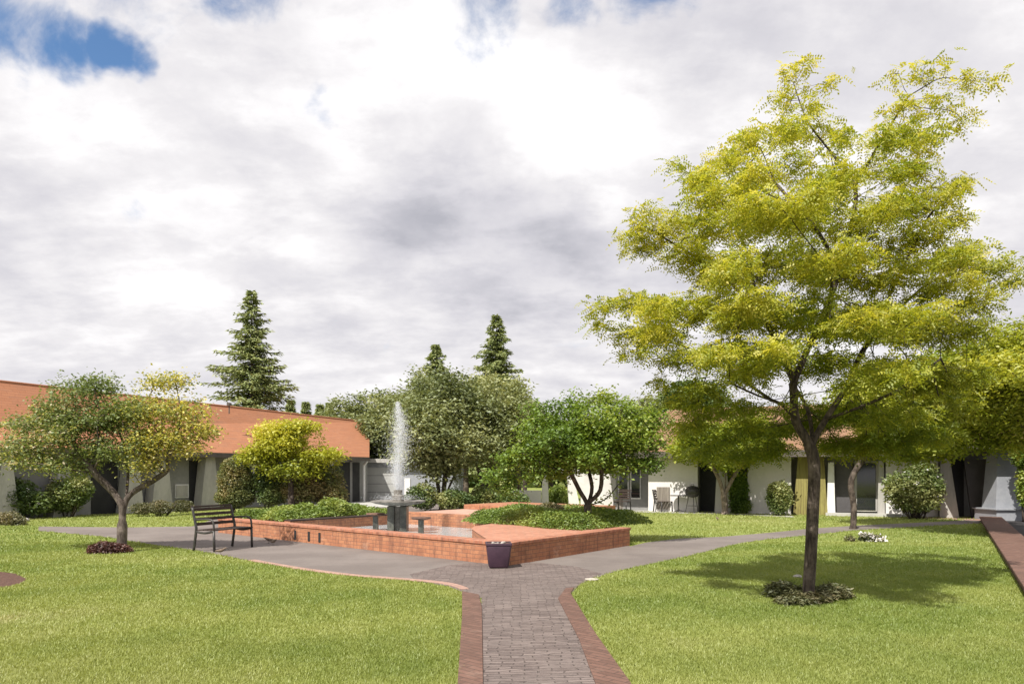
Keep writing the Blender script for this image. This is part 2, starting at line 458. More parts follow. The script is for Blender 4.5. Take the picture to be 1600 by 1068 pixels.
M['edging_pale'] = brick_mat('pale_edging_brick', (0.42,0.27,0.22), (0.34,0.21,0.17), (0.25,0.17,0.14), w_=0.11, h_=0.22, stain=0.3)

m, t = new_mat('pool_water')
g = t.new('ShaderNodeNewGeometry').outputs['Position']
n = t.noise(g, 9, 4, 0.6, 0.6)
b_ = finish(t, (0.62,0.70,0.74), 0.08, n, 0.02, 0.5, spec=0.6)
b_.inputs['Transmission Weight'].default_value = 0.35; b_.inputs['IOR'].default_value = 1.33
M['water'] = m
m, t = new_mat('spray')
d = t.new('ShaderNodeBsdfTranslucent'); d.inputs[0].default_value = (0.9,0.92,0.95,1)
d2 = t.new('ShaderNodeBsdfDiffuse'); d2.inputs[0].default_value = (0.86,0.88,0.92,1)
gl = t.new('ShaderNodeBsdfTransparent')
a = t.new('ShaderNodeMixShader'); a.inputs[0].default_value = 0.5; t.l.new(d.outputs[0], a.inputs[1]); t.l.new(d2.outputs[0], a.inputs[2])
b = t.new('ShaderNodeMixShader'); b.inputs[0].default_value = 0.72; t.l.new(a.outputs[0], b.inputs[1]); t.l.new(gl.outputs[0], b.inputs[2])
o = t.new('ShaderNodeOutputMaterial'); t.l.new(b.outputs[0], o.inputs[0])
M['spray'] = m

L = {}
L['locust'] = leaf_mat('golden_locust_leaves', [(0.0,(0.12,0.165,0.014)), (0.35,(0.225,0.25,0.022)), (0.65,(0.38,0.36,0.045)), (1.0,(0.52,0.45,0.13))], 0.55)
L['locust_green'] = leaf_mat('green_locust_leaves', [(0.0,(0.10,0.15,0.012)), (0.5,(0.21,0.24,0.025)), (1.0,(0.40,0.38,0.06))], 0.5)
L['mixed'] = leaf_mat('mixed_autumn_leaves', [(0.0,(0.10,0.14,0.045)), (0.35,(0.18,0.215,0.08)), (0.5,(0.29,0.30,0.09)), (0.75,(0.47,0.41,0.07)), (0.9,(0.46,0.42,0.20)), (1.0,(0.42,0.36,0.24))], 0.4)
L['maple'] = leaf_mat('fresh_green_leaves', [(0.0,(0.07,0.125,0.017)), (0.5,(0.145,0.215,0.03)), (0.8,(0.23,0.285,0.045)), (1.0,(0.34,0.36,0.08))], 0.42)
L['olive'] = leaf_mat('grey_green_leaves', [(0.0,(0.10,0.125,0.055)), (0.5,(0.185,0.21,0.095)), (1.0,(0.30,0.31,0.16))], 0.35)
L['conifer'] = leaf_mat('conifer_needles', [(0.0,(0.085,0.125,0.045)), (0.5,(0.175,0.21,0.08)), (1.0,(0.33,0.34,0.15))], 0.2)
L['yellow'] = leaf_mat('yellow_leaves', [(0.0,(0.16,0.20,0.02)), (0.5,(0.33,0.34,0.03)), (1.0,(0.52,0.47,0.09))], 0.45)
L['hedge'] = leaf_mat('clipped_hedge_leaves', [(0.0,(0.07,0.095,0.03)), (0.5,(0.13,0.145,0.045)), (1.0,(0.26,0.20,0.09))], 0.25)
L['shrub'] = leaf_mat('shrub_leaves', [(0.0,(0.05,0.085,0.025)), (0.5,(0.12,0.16,0.045)), (1.0,(0.26,0.26,0.10))], 0.3)
L['cover'] = leaf_mat('ground_cover_leaves', [(0.0,(0.075,0.12,0.018)), (0.5,(0.145,0.20,0.035)), (1.0,(0.25,0.29,0.07))], 0.35)
L['purple'] = leaf_mat('purple_leaves', [(0.0,(0.06,0.025,0.025)), (0.5,(0.12,0.05,0.045)), (1.0,(0.24,0.13,0.10))], 0.25)
L['dry'] = leaf_mat('dry_groundcover_leaves', [(0.0,(0.05,0.06,0.025)), (0.5,(0.10,0.10,0.045)), (1.0,(0.22,0.18,0.10))], 0.25)
L['petal'] = leaf_mat('white_petals', [(0.0,(0.60,0.56,0.60)), (1.0,(0.80,0.77,0.80))], 0.3)

# ================================================================ foliage
def unit(a): return a / np.maximum(np.linalg.norm(a, axis=1, keepdims=True), 1e-9)

def quads(rng, P_, U, N, Ls, Ws, tint):
    """one bent diamond leaf per row"""
    B = unit(np.cross(N, U)); N2 = np.cross(U, B)
    n = len(P_); Ls = Ls.reshape(-1, 1); Ws = Ws.reshape(-1, 1)
    V = np.empty((n, 4, 3), np.float32)
    V[:, 0] = P_; V[:, 1] = P_ + U*Ls*0.45 + B*Ws*0.5 + N2*Ws*0.18
    V[:, 2] = P_ + U*Ls - N2*Ls*0.12; V[:, 3] = P_ + U*Ls*0.45 - B*Ws*0.5 + N2*Ws*0.18
    return V.reshape(-1, 3), np.repeat(tint, 4)

def clump(P_, s=1.6, seed=0):
    r = np.random.RandomState(seed); v = 0
    for k in range(5):
        d = r.normal(size=3); d /= np.linalg.norm(d)
        v = v + np.sin(P_ @ d * s * (1 + 0.8*k) + r.rand()*6.28) / (1 + 0.5*k)
    return np.clip(0.5 + 0.22*v, 0, 1)

def spray_leaves(rng, S_, per, spread, ll, lw, flat=0.6, tint=None, leaflets=1, flen=0.15):
    """leaves (or short fronds of leaflets) round every site"""
    n = len(S_)*per
    base = np.repeat(S_, per, 0) + rng.normal(size=(n, 3))*spread*np.array([1, 1, 0.7])
    a = rng.rand(n)*6.283
    U = np.stack([np.cos(a), np.sin(a), rng.normal(size=n)*0.45 - 0.12], 1); U = unit(U)
    N = unit(np.stack([rng.normal(size=n)*(1-flat), rng.normal(size=n)*(1-flat), np.ones(n)*0.7], 1) + rng.normal(size=(n, 3))*0.25)
    tt = np.repeat(tint, per) if tint is not None else np.full(n, 0.5)
    tt = np.clip(tt + rng.normal(size=n)*0.13, 0, 1)
    if leaflets == 1:
        return quads(rng, base, U, N, ll*rng.uniform(0.7, 1.3, n), lw*rng.uniform(0.7, 1.3, n), tt)
    B = unit(np.cross(N, U)); ps, us, ns, ts = [], [], [], []
    for k in range(leaflets):
        s = -1 if k % 2 else 1
        f = (k//2*2 + 1)/leaflets
        last = (k == leaflets-1 and leaflets % 2)
        ps.append(base + U*flen*f - np.array([0, 0, 1])*flen*0.35*f*f)
        us.append(U if last else unit(U*0.55 + B*s)); ns.append(N + rng.normal(size=(n, 3))*0.2); ts.append(np.clip(tt + rng.normal(size=n)*0.05, 0, 1))
    ps, us, ns, ts = map(np.concatenate, (ps, us, ns, ts))
    return quads(rng, ps, us, unit(ns), ll*rng.uniform(0.75, 1.25, len(ps)), lw*rng.uniform(0.75, 1.25, len(ps)), ts)

def leaf_object(name, VT, mat, parent=None):
    V = np.concatenate([v for v, _ in VT]); T = np.concatenate([t_ for _, t_ in VT])
    return np_mesh(name, V, np.arange(len(V)).reshape(-1, 4), mat, parent, tint=T)

def grow(rng, nodes, parents, att, step, dk, iters=160, di=None):
    nodes = [np.array(p, float) for p in nodes]; parents = list(parents); kids = [0]*len(nodes)
    A = att.copy(); N = np.array(nodes)
    d = np.linalg.norm(A[:, None] - N[None], axis=2); bi = d.argmin(1); bd = d.min(1)
    for it in range(iters):
        keep = bd > dk; A, bi, bd = A[keep], bi[keep], bd[keep]
        if len(A) == 0: break
        act = np.ones(len(A), bool) if di is None else bd < max(di, bd.min()+0.01)
        new = []
        for i in np.unique(bi[act]):
            if kids[i] >= 3: continue
            v = A[act & (bi == i)] - nodes[i]
            v = unit(v).sum(0) + rng.normal(size=3)*0.12
            l = np.linalg.norm(v)
            if l < 1e-3: continue
            kids[i] += 1
            nodes.append(nodes[i] + v/l*step); parents.append(int(i)); kids.append(0); new.append(len(nodes)-1)
        if not new: break
        Nn = np.array([nodes[i] for i in new])
        for c in range(0, len(A), 4000):
            dd = np.linalg.norm(A[c:c+4000, None] - Nn[None], axis=2)
            m_ = dd.min(1); am = dd.argmin(1); b_ = m_ < bd[c:c+4000]
            bd[c:c+4000] = np.where(b_, m_, bd[c:c+4000]); bi[c:c+4000] = np.where(b_, np.array(new)[am], bi[c:c+4000])
    return np.array(nodes), parents

def make_tree(name, label, cat, base, stems, pads, natt, step, r_base, leaf, bark, lmat, group=None, seed=1,
              r_tip=0.004, tint_fn=None, tips=0.35, sides=6):
    """stems: polylines (world) that start at base; pads: (centre, radii) ellipsoids that the twigs grow into"""
    rng = np.random.RandomState(seed)
    root = thing(name, base, label, cat, group)
    nodes, parents = [np.array(base)], [-1]
    for si, st in enumerate(stems):
        last = 0
        if si and len(st) > 2: last = int(np.argmin(np.linalg.norm(np.array(nodes)-np.array(st[0]), axis=1)))
        pts = catmull([nodes[last]]+list(st[1:] if last else st), 4) if len(st) > 1 else [Vector(base), Vector(st[0])]
        # start from the nearest existing node
        for p in pts[1:]:
            p = np.array(p)
            nodes.append(p); parents.append(last); last = len(nodes)-1
    vol = np.array([np.prod(r)**0.62 for _, r in pads]); cnt = np.maximum(4, (natt*vol/vol.sum())).astype(int)
    att = []
    for (c, r), k in zip(pads, cnt):
        v = unit(rng.normal(size=(k, 3)))*(rng.rand(k, 1)**(1/2.4))
        att.append(np.array(c) + v*np.array(r))
    att = np.concatenate(att)
    N, par = grow(rng, nodes, parents, att, step, step*1.15)
    n = len(N); kids = [[] for _ in range(n)]
    for i, p in enumerate(par):
        if p >= 0: kids[p].append(i)
    ntip = sum(1 for k in kids if not k)
    ex = math.log(max(ntip, 3))/math.log(r_base/r_tip)
    acc = np.zeros(n)
    for i in range(n-1, -1, -1):
        if not kids[i]: acc[i] = 1
        if par[i] >= 0: acc[par[i]] += acc[i]
    rad = r_tip*acc**(1/ex)
    # branches as chains
    mb = MB(); stack = [(0, -1)]
    while stack:
        i, frm = stack.pop(); chain = [frm] if frm >= 0 else []
        chain_r = [rad[i]*0.95] if frm >= 0 else []
        while True:
            chain.append(i); chain_r.append(rad[i])
            if not kids[i]: break
            ks = sorted(kids[i], key=lambda k: -rad[k])
            for k in ks[1:]: stack.append((k, i))
            i = ks[0]
        if len(chain) > 1:
            if chain[0] == 0 and chain_r[0] == rad[0]:
                chain_r[0] *= 1.35
            rr = max(chain_r); sd = 4 if rr < 0.02 else (sides if rr < 0.06 else 10)
            mb.tube([N[c] for c in chain], chain_r, sd, cap=False)
    mb.build('trunk', bark, root, smooth=True)
    thr = np.quantile(rad, 1-0.0) if tips >= 1 else max(r_tip*1.01, np.quantile(rad, tips + 0.35))
    sites = N[(rad <= thr)]
    att_all = att[rng.rand(len(att)) < leaf.get('att', 1.0)]
    sites = np.concatenate([sites, att_all])
    if leaf.get('thin'): sites = sites[rng.rand(len(sites)) < leaf['thin'](sites)]
    if len(leaf) and leaf.get('jit', 0): sites = sites + rng.normal(size=sites.shape)*leaf['jit']
    tint = clump(sites, leaf.get('cs', 1.6), seed)
    if tint_fn is not None: tint = tint_fn(sites, tint)
    VT = [spray_leaves(rng, sites, leaf['per'], leaf['spread'], leaf['l'], leaf['w'], leaf.get('flat', 0.6), tint,
                       leaf.get('n', 1), leaf.get('flen', 0.15))]
    leaf_object('crown', VT, lmat, root)
    print('TREE', name, n, ntip, len(sites), len(VT[0][1])//4)
    return root

def pad(x, y, rx, ry, D, rd=None):
    c = P(x, y, D); s = D/F
    return (tuple(c), (rx*s, (rd if rd else (rx*s*0.9)), ry*s))

def auto_pads(rng, x, y, rx, ry, D, n, frac=0.36, flat=0.6, rdk=1.0):
    """clumps spread over an ellipsoidal crown given in frame units at distance D"""
    c = np.array(P(x, y, D)); s = D/F; R_ = np.array([rx*s, rx*s*rdk, ry*s]); out = []
    for k in range(n):
        v = rng.normal(size=3); v /= np.linalg.norm(v); v *= rng.uniform(0.35, 0.95)
        r = min(R_)*frac*rng.uniform(0.7, 1.4)
        out.append((tuple(c + v*(R_-r*0.6)), (r*1.25, r*1.25, r*flat*1.2)))
    return out

def make_bush(name, label, cat, pads, nleaf, ll, lw, lmat, group=None, seed=1, stems=6, flat=0.3, tint_fn=None, flowers=0, bark=None, inner=3.0, z0=0.0, trunk_up=0.5, cs=3.0):
    rng = np.random.RandomState(seed)
    cs_ = np.array([c for c, _ in pads]); base = Vector((cs_[:, 0].mean(), cs_[:, 1].mean(), z0))
    root = thing(name, base, label, cat, group)
    vol = np.array([np.prod(r)**0.66 for _, r in pads]); cnt = (nleaf*vol/vol.sum()).astype(int)
    pts = []
    for (c, r), k in zip(pads, cnt):
        d = unit(rng.normal(size=(k, 3)))
        lump = 0.86 + 0.30*clump(d*3.0 + np.array(c), 1.6, seed+5)
        v = d*(rng.rand(k, 1)**(1/inner))*lump[:, None]
        pts.append(np.array(c) + v*np.array(r))
    pts = np.concatenate(pts); pts = pts[pts[:, 2] > z0 + 0.01]
    tint = clump(pts, cs, seed)
    if tint_fn is not None: tint = tint_fn(pts, tint)
    leaf_object('foliage', [spray_leaves(rng, pts, 1, ll*0.2, ll, lw, flat, tint)], lmat, root)
    mb = MB()
    for k in range(stems):
        c, r = pads[rng.randint(len(pads))]
        e = Vector(c) + Vector(rng.normal(size=3)*np.array(r)*0.45)
        b = Vector((base.x + (e.x-base.x)*0.25 + rng.normal()*0.04, base.y + (e.y-base.y)*0.25 + rng.normal()*0.04, z0))
        mid = b.lerp(e, 0.5) + Vector((rng.normal()*0.06, rng.normal()*0.06, 0.05))
        rr = 0.012 + 0.012*rng.rand()
        mb.tube(catmull([b, mid, e], 3), [rr*(1.5-i/7) for i in range(7)], 5)
    mb.build('stem', bark or M['bark'], root, smooth=True)
    if flowers:
        c = pts[rng.choice(len(pts), flowers)] + np.array([0, -0.03, 0.03])
        leaf_object('blossom', [spray_leaves(rng, c, 5, 0.03, 0.06, 0.05, 0.2, np.full(len(c), 0.6))], L['petal'], root)
    return root

# ================================================================ ground and paving (setting)
mb = MB(); mb.sheet([(-400, -60), (400, -60), (400, 700), (-400, 700)], 0.0)
tag(mb.build('lawn', M['grass_ground']), kind='structure')

left_edge = catmull([G(722, 925), G(712, 918), G(680, 911), G(600, 904), G(540, 899), G(470, 890), G(400, 878), G(345, 867), G(300, 859), G(235, 850), G(160, 838), G(60, 829)], 5)
back_left = [G(60, 822), G(200, 823.5), G(300, 822), G(330, 812), G(420, 795), G(545, 783), G(640, 781), G(700, 788)]
right_up = [G(760, 800), G(880, 832), G(985, 853), G(1010, 847), G(1060, 841), G(1130, 838), G(1200, 832), G(1270, 825), G(1350, 820), G(1460, 815), G(1530, 811), G(1560, 810)]
right_low = catmull([G(1533, 817), G(1440, 822), G(1340, 828), G(1270, 835), G(1200, 842), G(1150, 850), G(1090, 865), G(1020, 880), G(960, 893), G(920, 907), G(897, 918), G(892, 928)], 5)
def xy(ps): return [(p[0], p[1]) for p in ps]
def dedupe(ps):
    out = []
    for p in ps:
        if not out or (abs(p[0]-out[-1][0]) + abs(p[1]-out[-1][1])) > 1e-3: out.append(p)
    return out
plaza = dedupe(xy(left_edge) + xy(back_left) + xy(right_up) + xy(right_low))
mb = MB(); mb.sheet(plaza, 0.004); tag(mb.build('plaza', M['asphalt']), kind='structure')
# brick path to the camera
pth_l = [G(755, 940), G(755, 1068), G(757, 1500)]; pth_l[0] = G(752, 935)
pth_r = [G(878, 938), G(905, 1000), G(930, 1068), G(1010, 1500)]
outer_l = [G(722, 925), G(722, 960), G(715, 1068), G(700, 1500)]
outer_r = [G(892, 928), G(930, 990), G(985, 1068), G(1180, 1500)]
# cobbled apron spreads into the plaza in front of the pot
apron = [G(640, 899.5), G(700, 884), G(770, 880), G(850, 882), G(930, 893)]
path_poly = dedupe(xy([G(722, 925), G(752, 935)]) + xy(pth_l[1:]) + xy(pth_r[::-1]) + xy([G(893, 927), G(905, 914)]) + xy([G(940, 896), G(900, 885), G(840, 879), G(770, 877), G(700, 883), G(640, 897), G(650, 908), G(700, 916)]))
mb = MB(); mb.sheet(path_poly, 0.008); tag(mb.build('path', M['pavers']), kind='structure')
mb = MB()
mb.prism(dedupe(xy(outer_l) + xy([G(757, 1500), G(755, 1068), G(753, 950), G(748, 930)])), -0.02, 0.022)
tag(mb.build('path_edging', M['edging'], bevel=0.006), kind='structure')
mb = MB()
mb.prism(dedupe(xy([G(897, 919), G(892, 928)]) + xy(outer_r[1:]) + xy([G(1010, 1500), G(930, 1068), G(905, 1000), G(872, 936), G(884, 920)])), -0.02, 0.022)
tag(mb.build('path_edging', M['edging'], bevel=0.006), kind='structure')
# thin pale kerb along the left lawn
def strip(line, wid, z0, z1):
    l2 = []
    for i, p in enumerate(line):
        d = (line[min(i+1, len(line)-1)] - line[max(i-1, 0)]); d.z = 0; d.normalize()
        l2.append((p.x - d.y*wid, p.y + d.x*wid))
    return xy(line) + l2[::-1]
mb = MB(); mb.prism(strip(left_edge[3:32], -0.13, 0, 0), -0.02, 0.02); tag(mb.build('kerb', M['edging_pale'], bevel=0.005), kind='structure')

# far concrete walk in front of the right-hand wing
# ---- right-hand kerb and service yard
ka, kb = G(1530, 813), G(1601, 936)
kd = (kb - ka).normalized(); kn = Vector((-kd.y, kd.x, 0))       # points right
if kn.x < 0: kn = -kn
def kp(s, o): return ka + kd*s + kn*o
Lk = (kb-ka).length + 9
yard = [kp(-0.3, 0.66), kp(Lk, 0.66), kp(Lk, 30), kp(-9, 30), kp(-9, 0.66)]
mb = MB(); mb.sheet(xy(yard), 0.006); tag(mb.build('yard', M['shaded_asphalt']), kind='structure')
kerb = thing('low_brick_wall', kp(0, 0.5), 'low flat-topped brown brick wall running along the right edge of the lawn', 'wall')
mb = MB(); mb.prism(xy([kp(0, 0.04), kp(Lk, 0.04), kp(Lk, 0.62), kp(0, 0.62)]), 0, 0.10); mb.build('wall', M['edging'], kerb)
mb = MB(); mb.prism(xy([kp(-0.02, 0.0), kp(8.7, 0.0), kp(8.7, 0.65), kp(-0.02, 0.65)]), 0.102, 0.15); mb.build('coping', M['edging'], kerb, bevel=0.01)
mb = MB(); mb.prism(xy([kp(8.76, 0.0), kp(Lk, 0.0), kp(Lk, 0.65), kp(8.76, 0.65)]), 0.102, 0.15); mb.build('coping', M['edging'], kerb, bevel=0.01)
mb = MB(); mb.sheet(xy([G(1425, 809), G(1530, 813), G(1560, 812), G(1552, 806), G(1440, 806)]), 0.009); tag(mb.build('brick_walk', M['edging_pale']), kind='structure')
mb = MB(); mb.sheet(xy([G(0, 893), G(25, 896), G(42, 904), G(35, 911), G(10, 917), G(-60, 920), G(-60, 893)]), 0.007); tag(mb.build('mulch_patch', M['soil']), kind='structure')

# ================================================================ brick planter with pool
C0 = G(792, 884); ua = Vector((-0.7206, 0.6933, 0)); vb = Vector((0.579, 0.815, 0))
def UV(u, v, z=0): 
    p = C0 + ua*u + vb*v; return Vector((p.x, p.y, z))
def uvp(l): return [(UV(a, b).x, UV(a, b).y) for a, b in l]
ZT = 0.40
pl_ = thing('brick_planter', UV(4, 2), 'large raised orange brick planter and fountain basin set cornerwise on the plaza', 'planter')
mb = MB(); mb.prism(uvp([(0, 0), (11, 0), (11, 0.34), (0, 0.34)]), 0, ZT-0.055); mb.build('front_wall', M['brick'], pl_)
mb = MB(); mb.prism(uvp([(-0.02, -0.02), (11.02, -0.02), (11.02, 0.36), (-0.02, 0.36)]), ZT-0.054, ZT+0.004); mb.build('coping', M['coping'], pl_, bevel=0.008)
mb = MB(); mb.prism(uvp([(0, 0.342), (0.8, 0.342), (1.9, 1.3), (2.7, 2.0), (3.15, 2.6), (3.3, 3.3), (3.3, 4.7), (0, 4.7)]), 0, ZT-0.003); mb.build('deck', M['brick'], pl_)
mb = MB(); mb.prism(uvp([(0.27, 0.362), (0.82, 0.362), (1.92, 1.3), (2.72, 2.0), (3.17, 2.6), (3.32, 3.3), (3.32, 4.7), (0.27, 4.7)]), ZT-0.002, ZT+0.003); mb.build('deck_paving', M['deck'], pl_)
mb = MB(); mb.prism(uvp([(-0.02, 0.362), (0.265, 0.362), (0.265, 4.72), (-0.02, 4.72)]), ZT-0.05, ZT+0.006); mb.build('coping', M['coping'], pl_, bevel=0.008)
mb = MB(); mb.prism(uvp([(3.302, 4.35), (11, 4.35), (11, 4.7), (3.302, 4.7)]), 0, ZT+0.10); mb.build('back_wall', M['brick'], pl_)
mb = MB(); mb.prism(uvp([(7.8, 0.362), (8.08, 0.362), (8.08, 4.34), (7.8, 4.34)]), 0, ZT+0.02); mb.build('dividing_wall', M['brick'], pl_)
mb = MB(); mb.prism(uvp([(7.78, 0.365), (8.10, 0.365), (8.10, 4.34), (7.78, 4.34)]), ZT+0.022, ZT+0.06); mb.build('dividing_cap', M['slat'], pl_)
mb = MB(); mb.prism(uvp([(10.7, 0.342), (11, 0.342), (11, 4.34), (10.7, 4.34)]), 0, ZT-0.01); mb.build('end_wall', M['brick'], pl_)
mb = MB(); mb.prism(uvp([(8.09, 0.345), (10.69, 0.345), (10.69, 4.33), (8.09, 4.33)]), 0.01, ZT-0.04); mb.build('soil', M['soil'], pl_)
mb = MB(); mb.prism(uvp([(0.84, 0.35), (7.79, 0.35), (7.79, 4.34), (3.31, 4.34), (3.31, 3.3), (2.8, 2.05), (1.95, 1.25)]), 0.008, 0.06); mb.build('basin_floor', M['pool_floor'], pl_)
for u_ in (5.9, 6.35, 6.95):
    mb = MB(); mb.prism(uvp([(u_, -0.012), (u_+0.085, -0.012), (u_+0.085, 0.01), (u_, 0.01)]), 0.05, 0.27)
    mb.build('drain_slot', M['dark'], pl_)
mb = MB(); mb.sheet(uvp([(0.86, 0.37), (7.78, 0.37), (7.78, 4.33), (3.34, 4.33), (3.32, 3.3), (2.82, 2.0), (1.98, 1.2)]), 0.17)
tag(mb.build('water', M['water']), kind='structure')
# pink paved terrace and step behind the pool
ter = thing('paved_terrace', UV(6.5, 6.5), 'pinkish paved terrace with a brick step directly behind the fountain pool', 'terrace')
mb = MB(); mb.prism(uvp([(4.6, 4.72), (9.5, 4.72), (9.5, 9.0), (4.6, 9.0)]), 0, 0.36); mb.build('paving', M['pink'], ter)
mb = MB(); mb.prism(uvp([(4.6, 9.02), (9.5, 9.02), (9.5, 12.0), (4.6, 12.0)]), 0, 0.52); mb.build('step', M['brick'], ter)

# ---- ground cover in the beds
def cover(name, label, pts_uv_fn, n, ll, lw, mat, seed, cat='ground cover', kind='stuff'):
    rng = np.random.RandomState(seed); p, _ = pts_uv_fn(rng, n)
    t_ = clump(p, 2.6, seed)
    o = leaf_object(name, [spray_leaves(rng, p, 1, 0.01, ll, lw, 0.25, t_)], mat)
    return tag(o, label, cat, kind=kind)
def bed(u0, u1, v0, v1, hfun):
    def f(rng, n):
        u = rng.uniform(u0, u1, n); v = rng.uniform(v0, v1, n)
        h = np.array([hfun(a, b) for a, b in zip(u, v)]); ok = h > 0.02
        u, v, h = u[ok], v[ok], h[ok]
        z = ZT + h*rng.rand(len(u))**0.35
        p = np.stack([C0.x + ua.x*u + vb.x*v, C0.y + ua.y*u + vb.y*v, z], 1)
        return p, None
    return f
def hl(u, v):
    e = min(u-8.1, 10.75-u, v-0.35, 4.4-v)
    return max(0, min(0.22, e*0.9+0.04) + 0.10*math.sin(u*3.1)*math.sin(v*2.7+1) + 0.12*math.exp(-((u-8.6)**2+(v-2)**2)))
cover('ground_cover', 'bright green leafy ground cover filling the left bed of the brick planter', bed(8.08, 10.9, 0.3, 4.4, hl), 26000, 0.07, 0.04, L['cover'], 11)
def hr(u, v):
    e = min(u-0.35, 4.6-u, (v-3.05 - 0.12*u), 6.6-v)
    return max(0, min(0.34, e*0.8) + 0.08*math.sin(u*2.7+1)*math.sin(v*3.3))
cover('ground_cover', 'light green mound of ground cover along the right bed of the planter', bed(0.3, 4.7, 3.0, 6.6, hr), 34000, 0.06, 0.035, L['cover'], 12)

# ================================================================ fountain
fc = P(622, 800, 19.3); fc.z = 0.0
ft = thing('fountain', (fc.x, fc.y, 0.06), 'stone fountain with a wide flat bowl on a dark pedestal and a tall jet', 'fountain')
for s_ in (-1, 1):
    mb = MB(); mb.box(fc.x + s_*0.155 - 0.085, fc.x + s_*0.155 + 0.085, fc.y-0.22, fc.y+0.22, 0.062, 0.80)
    mb.build('pedestal_leg', M['dark_stone'], ft, bevel=0.015)
mb = MB(); mb.box(fc.x-0.068, fc.x+0.068, fc.y-0.10, fc.y+0.12, 0.062, 0.78); mb.build('core', M['bowl'], ft)
mb = MB(); mb.lathe([(0.20,0.80),(0.34,0.82),(0.56,0.86),(0.68,0.90),(0.685,0.93),(0.65,0.935),(0.50,0.915),(0.30,0.90),(0.0,0.895)], (fc.x, fc.y, 0), 40); mb.build('bowl', M['bowl'], ft, smooth=False)
mb = MB(); mb.lathe([(0.15,0.90),(0.15,1.06),(0.11,1.08),(0.11,1.20),(0.0,1.20)], (fc.x, fc.y, 0), 20); mb.build('nozzle_block', M['bowl'], ft)
rng = np.random.RandomState(5)
nj = 17000
hgt = rng.beta(1.15, 1.35, nj); z = 1.0 + 2.42*hgt
wd = 0.025 + 0.12*np.sin(np.pi*np.clip(hgt, 0, 1)**1.1)
fall = rng.rand(nj) < 0.22
off = rng.normal(size=(nj, 2))*wd[:, None]*np.where(fall, 1.5, 0.75)[:, None]
off[:, 0] += 0.04*np.sin(z*3) + 0.02
dp = np.stack([fc.x + off[:, 0], fc.y + off[:, 1], z], 1)
spl = rng.rand(nj) < 0.07; dp[spl] = np.stack([fc.x + rng.normal(size=spl.sum())*0.26, fc.y + rng.normal(size=spl.sum())*0.26, 0.96 + np.abs(rng.normal(size=spl.sum()))*0.07], 1)
octv = np.array([(1,0,0),(-1,0,0),(0,1,0),(0,-1,0),(0,0,1.9),(0,0,-1.9)])
octf = np.array([(0,2,4),(2,1,4),(1,3,4),(3,0,4),(2,0,5),(1,2,5),(3,1,5),(0,3,5)])
sz_ = rng.uniform(0.0025, 0.0075, nj)
V = (dp[:, None] + octv[None]*sz_[:, None, None]).reshape(-1, 3)
Fo = (octf[None] + (np.arange(nj)*6)[:, None, None]).reshape(-1, 3)
np_mesh('water_jet', V, Fo, M['spray'], ft, smooth=True)
cp = [Vector((fc.x + 0.012*math.sin(i), fc.y, 1.15 + i*0.12)) for i in range(13)]
mb = MB(); mb.tube(cp, [0.022*(1-i/14) + 0.004 for i in range(13)], 8); mb.build('jet_core', M['spray'], ft, smooth=True)

def spout(px, py, D, label):
    c = P(px, py, D); zt = c.z
    s_ = thing('stone_plinth', (c.x, c.y, 0.06), label, 'plinth', 'small stone plinths standing in the pool')
    mb = MB(); mb.box(c.x-0.065, c.x+0.065, c.y-0.065, c.y+0.065, 0.062, zt-0.055); mb.build('post', M['dark_stone'], s_, bevel=0.01)
    mb = MB(); mb.lathe([(0.10,zt-0.055),(0.22,zt-0.035),(0.245,zt-0.01),(0.23,zt+0.015),(0.0,zt+0.02)], (c.x, c.y, 0), 20); mb.build('top_slab', M['rust_stone'], s_)
spout(587, 802, 19.6, 'small mushroom-shaped stone plinth left of the fountain pedestal')
spout(658, 808, 18.6, 'small mushroom-shaped stone plinth right of the fountain pedestal')

# ================================================================ plum pot at the planter corner
pc = G(779, 885); pt = thing('plant_pot', (pc.x, pc.y, 0), 'tall dark plum square tapered pot standing at the near corner of the brick planter', 'plant pot', rz=R(4))
pc.y -= 0.0
def sq(r, z, c=0.0): return [(-r, -r, z), (r, -r, z), (r, r, z), (-r, r, z)]
pt.location = (pc.x, pc.y-0.13, 0.008)
mb = MB(); mb.hexa(sq(0.165, 0.0), sq(0.215, 0.40)); o = mb.build('body', M['pot'], pt, world_coords=False, bevel=0.035, smooth=True)
mb = MB()
for a_, b_, c_, d_ in ((-0.219, 0.219, -0.219, -0.19), (-0.219, 0.219, 0.19, 0.219), (-0.219, -0.19, -0.189, 0.189), (0.19, 0.219, -0.189, 0.189)):
    mb.box(a_, b_, c_, d_, 0.385, 0.425)
mb.build('rim', M['pot'], pt, world_coords=False, bevel=0.006)
mb = MB(); mb.box(-0.19, 0.19, -0.19, 0.19, 0.401, 0.409); mb.build('soil', M['soil'], pt, world_coords=False)
for k in range(9):
    mb = MB(); x_, y_, r_ = rng.uniform(-0.12, 0.12), rng.uniform(-0.14, 0.14), rng.uniform(0.02, 0.04)
    mb.lathe([(r_*0.7, 0), (r_, r_*0.5), (r_*0.6, r_*0.95), (0, r_*1.05)], (x_, y_, 0.405), 8)
    mb.build('pebble', M['rock'], pt, world_coords=False, smooth=True)


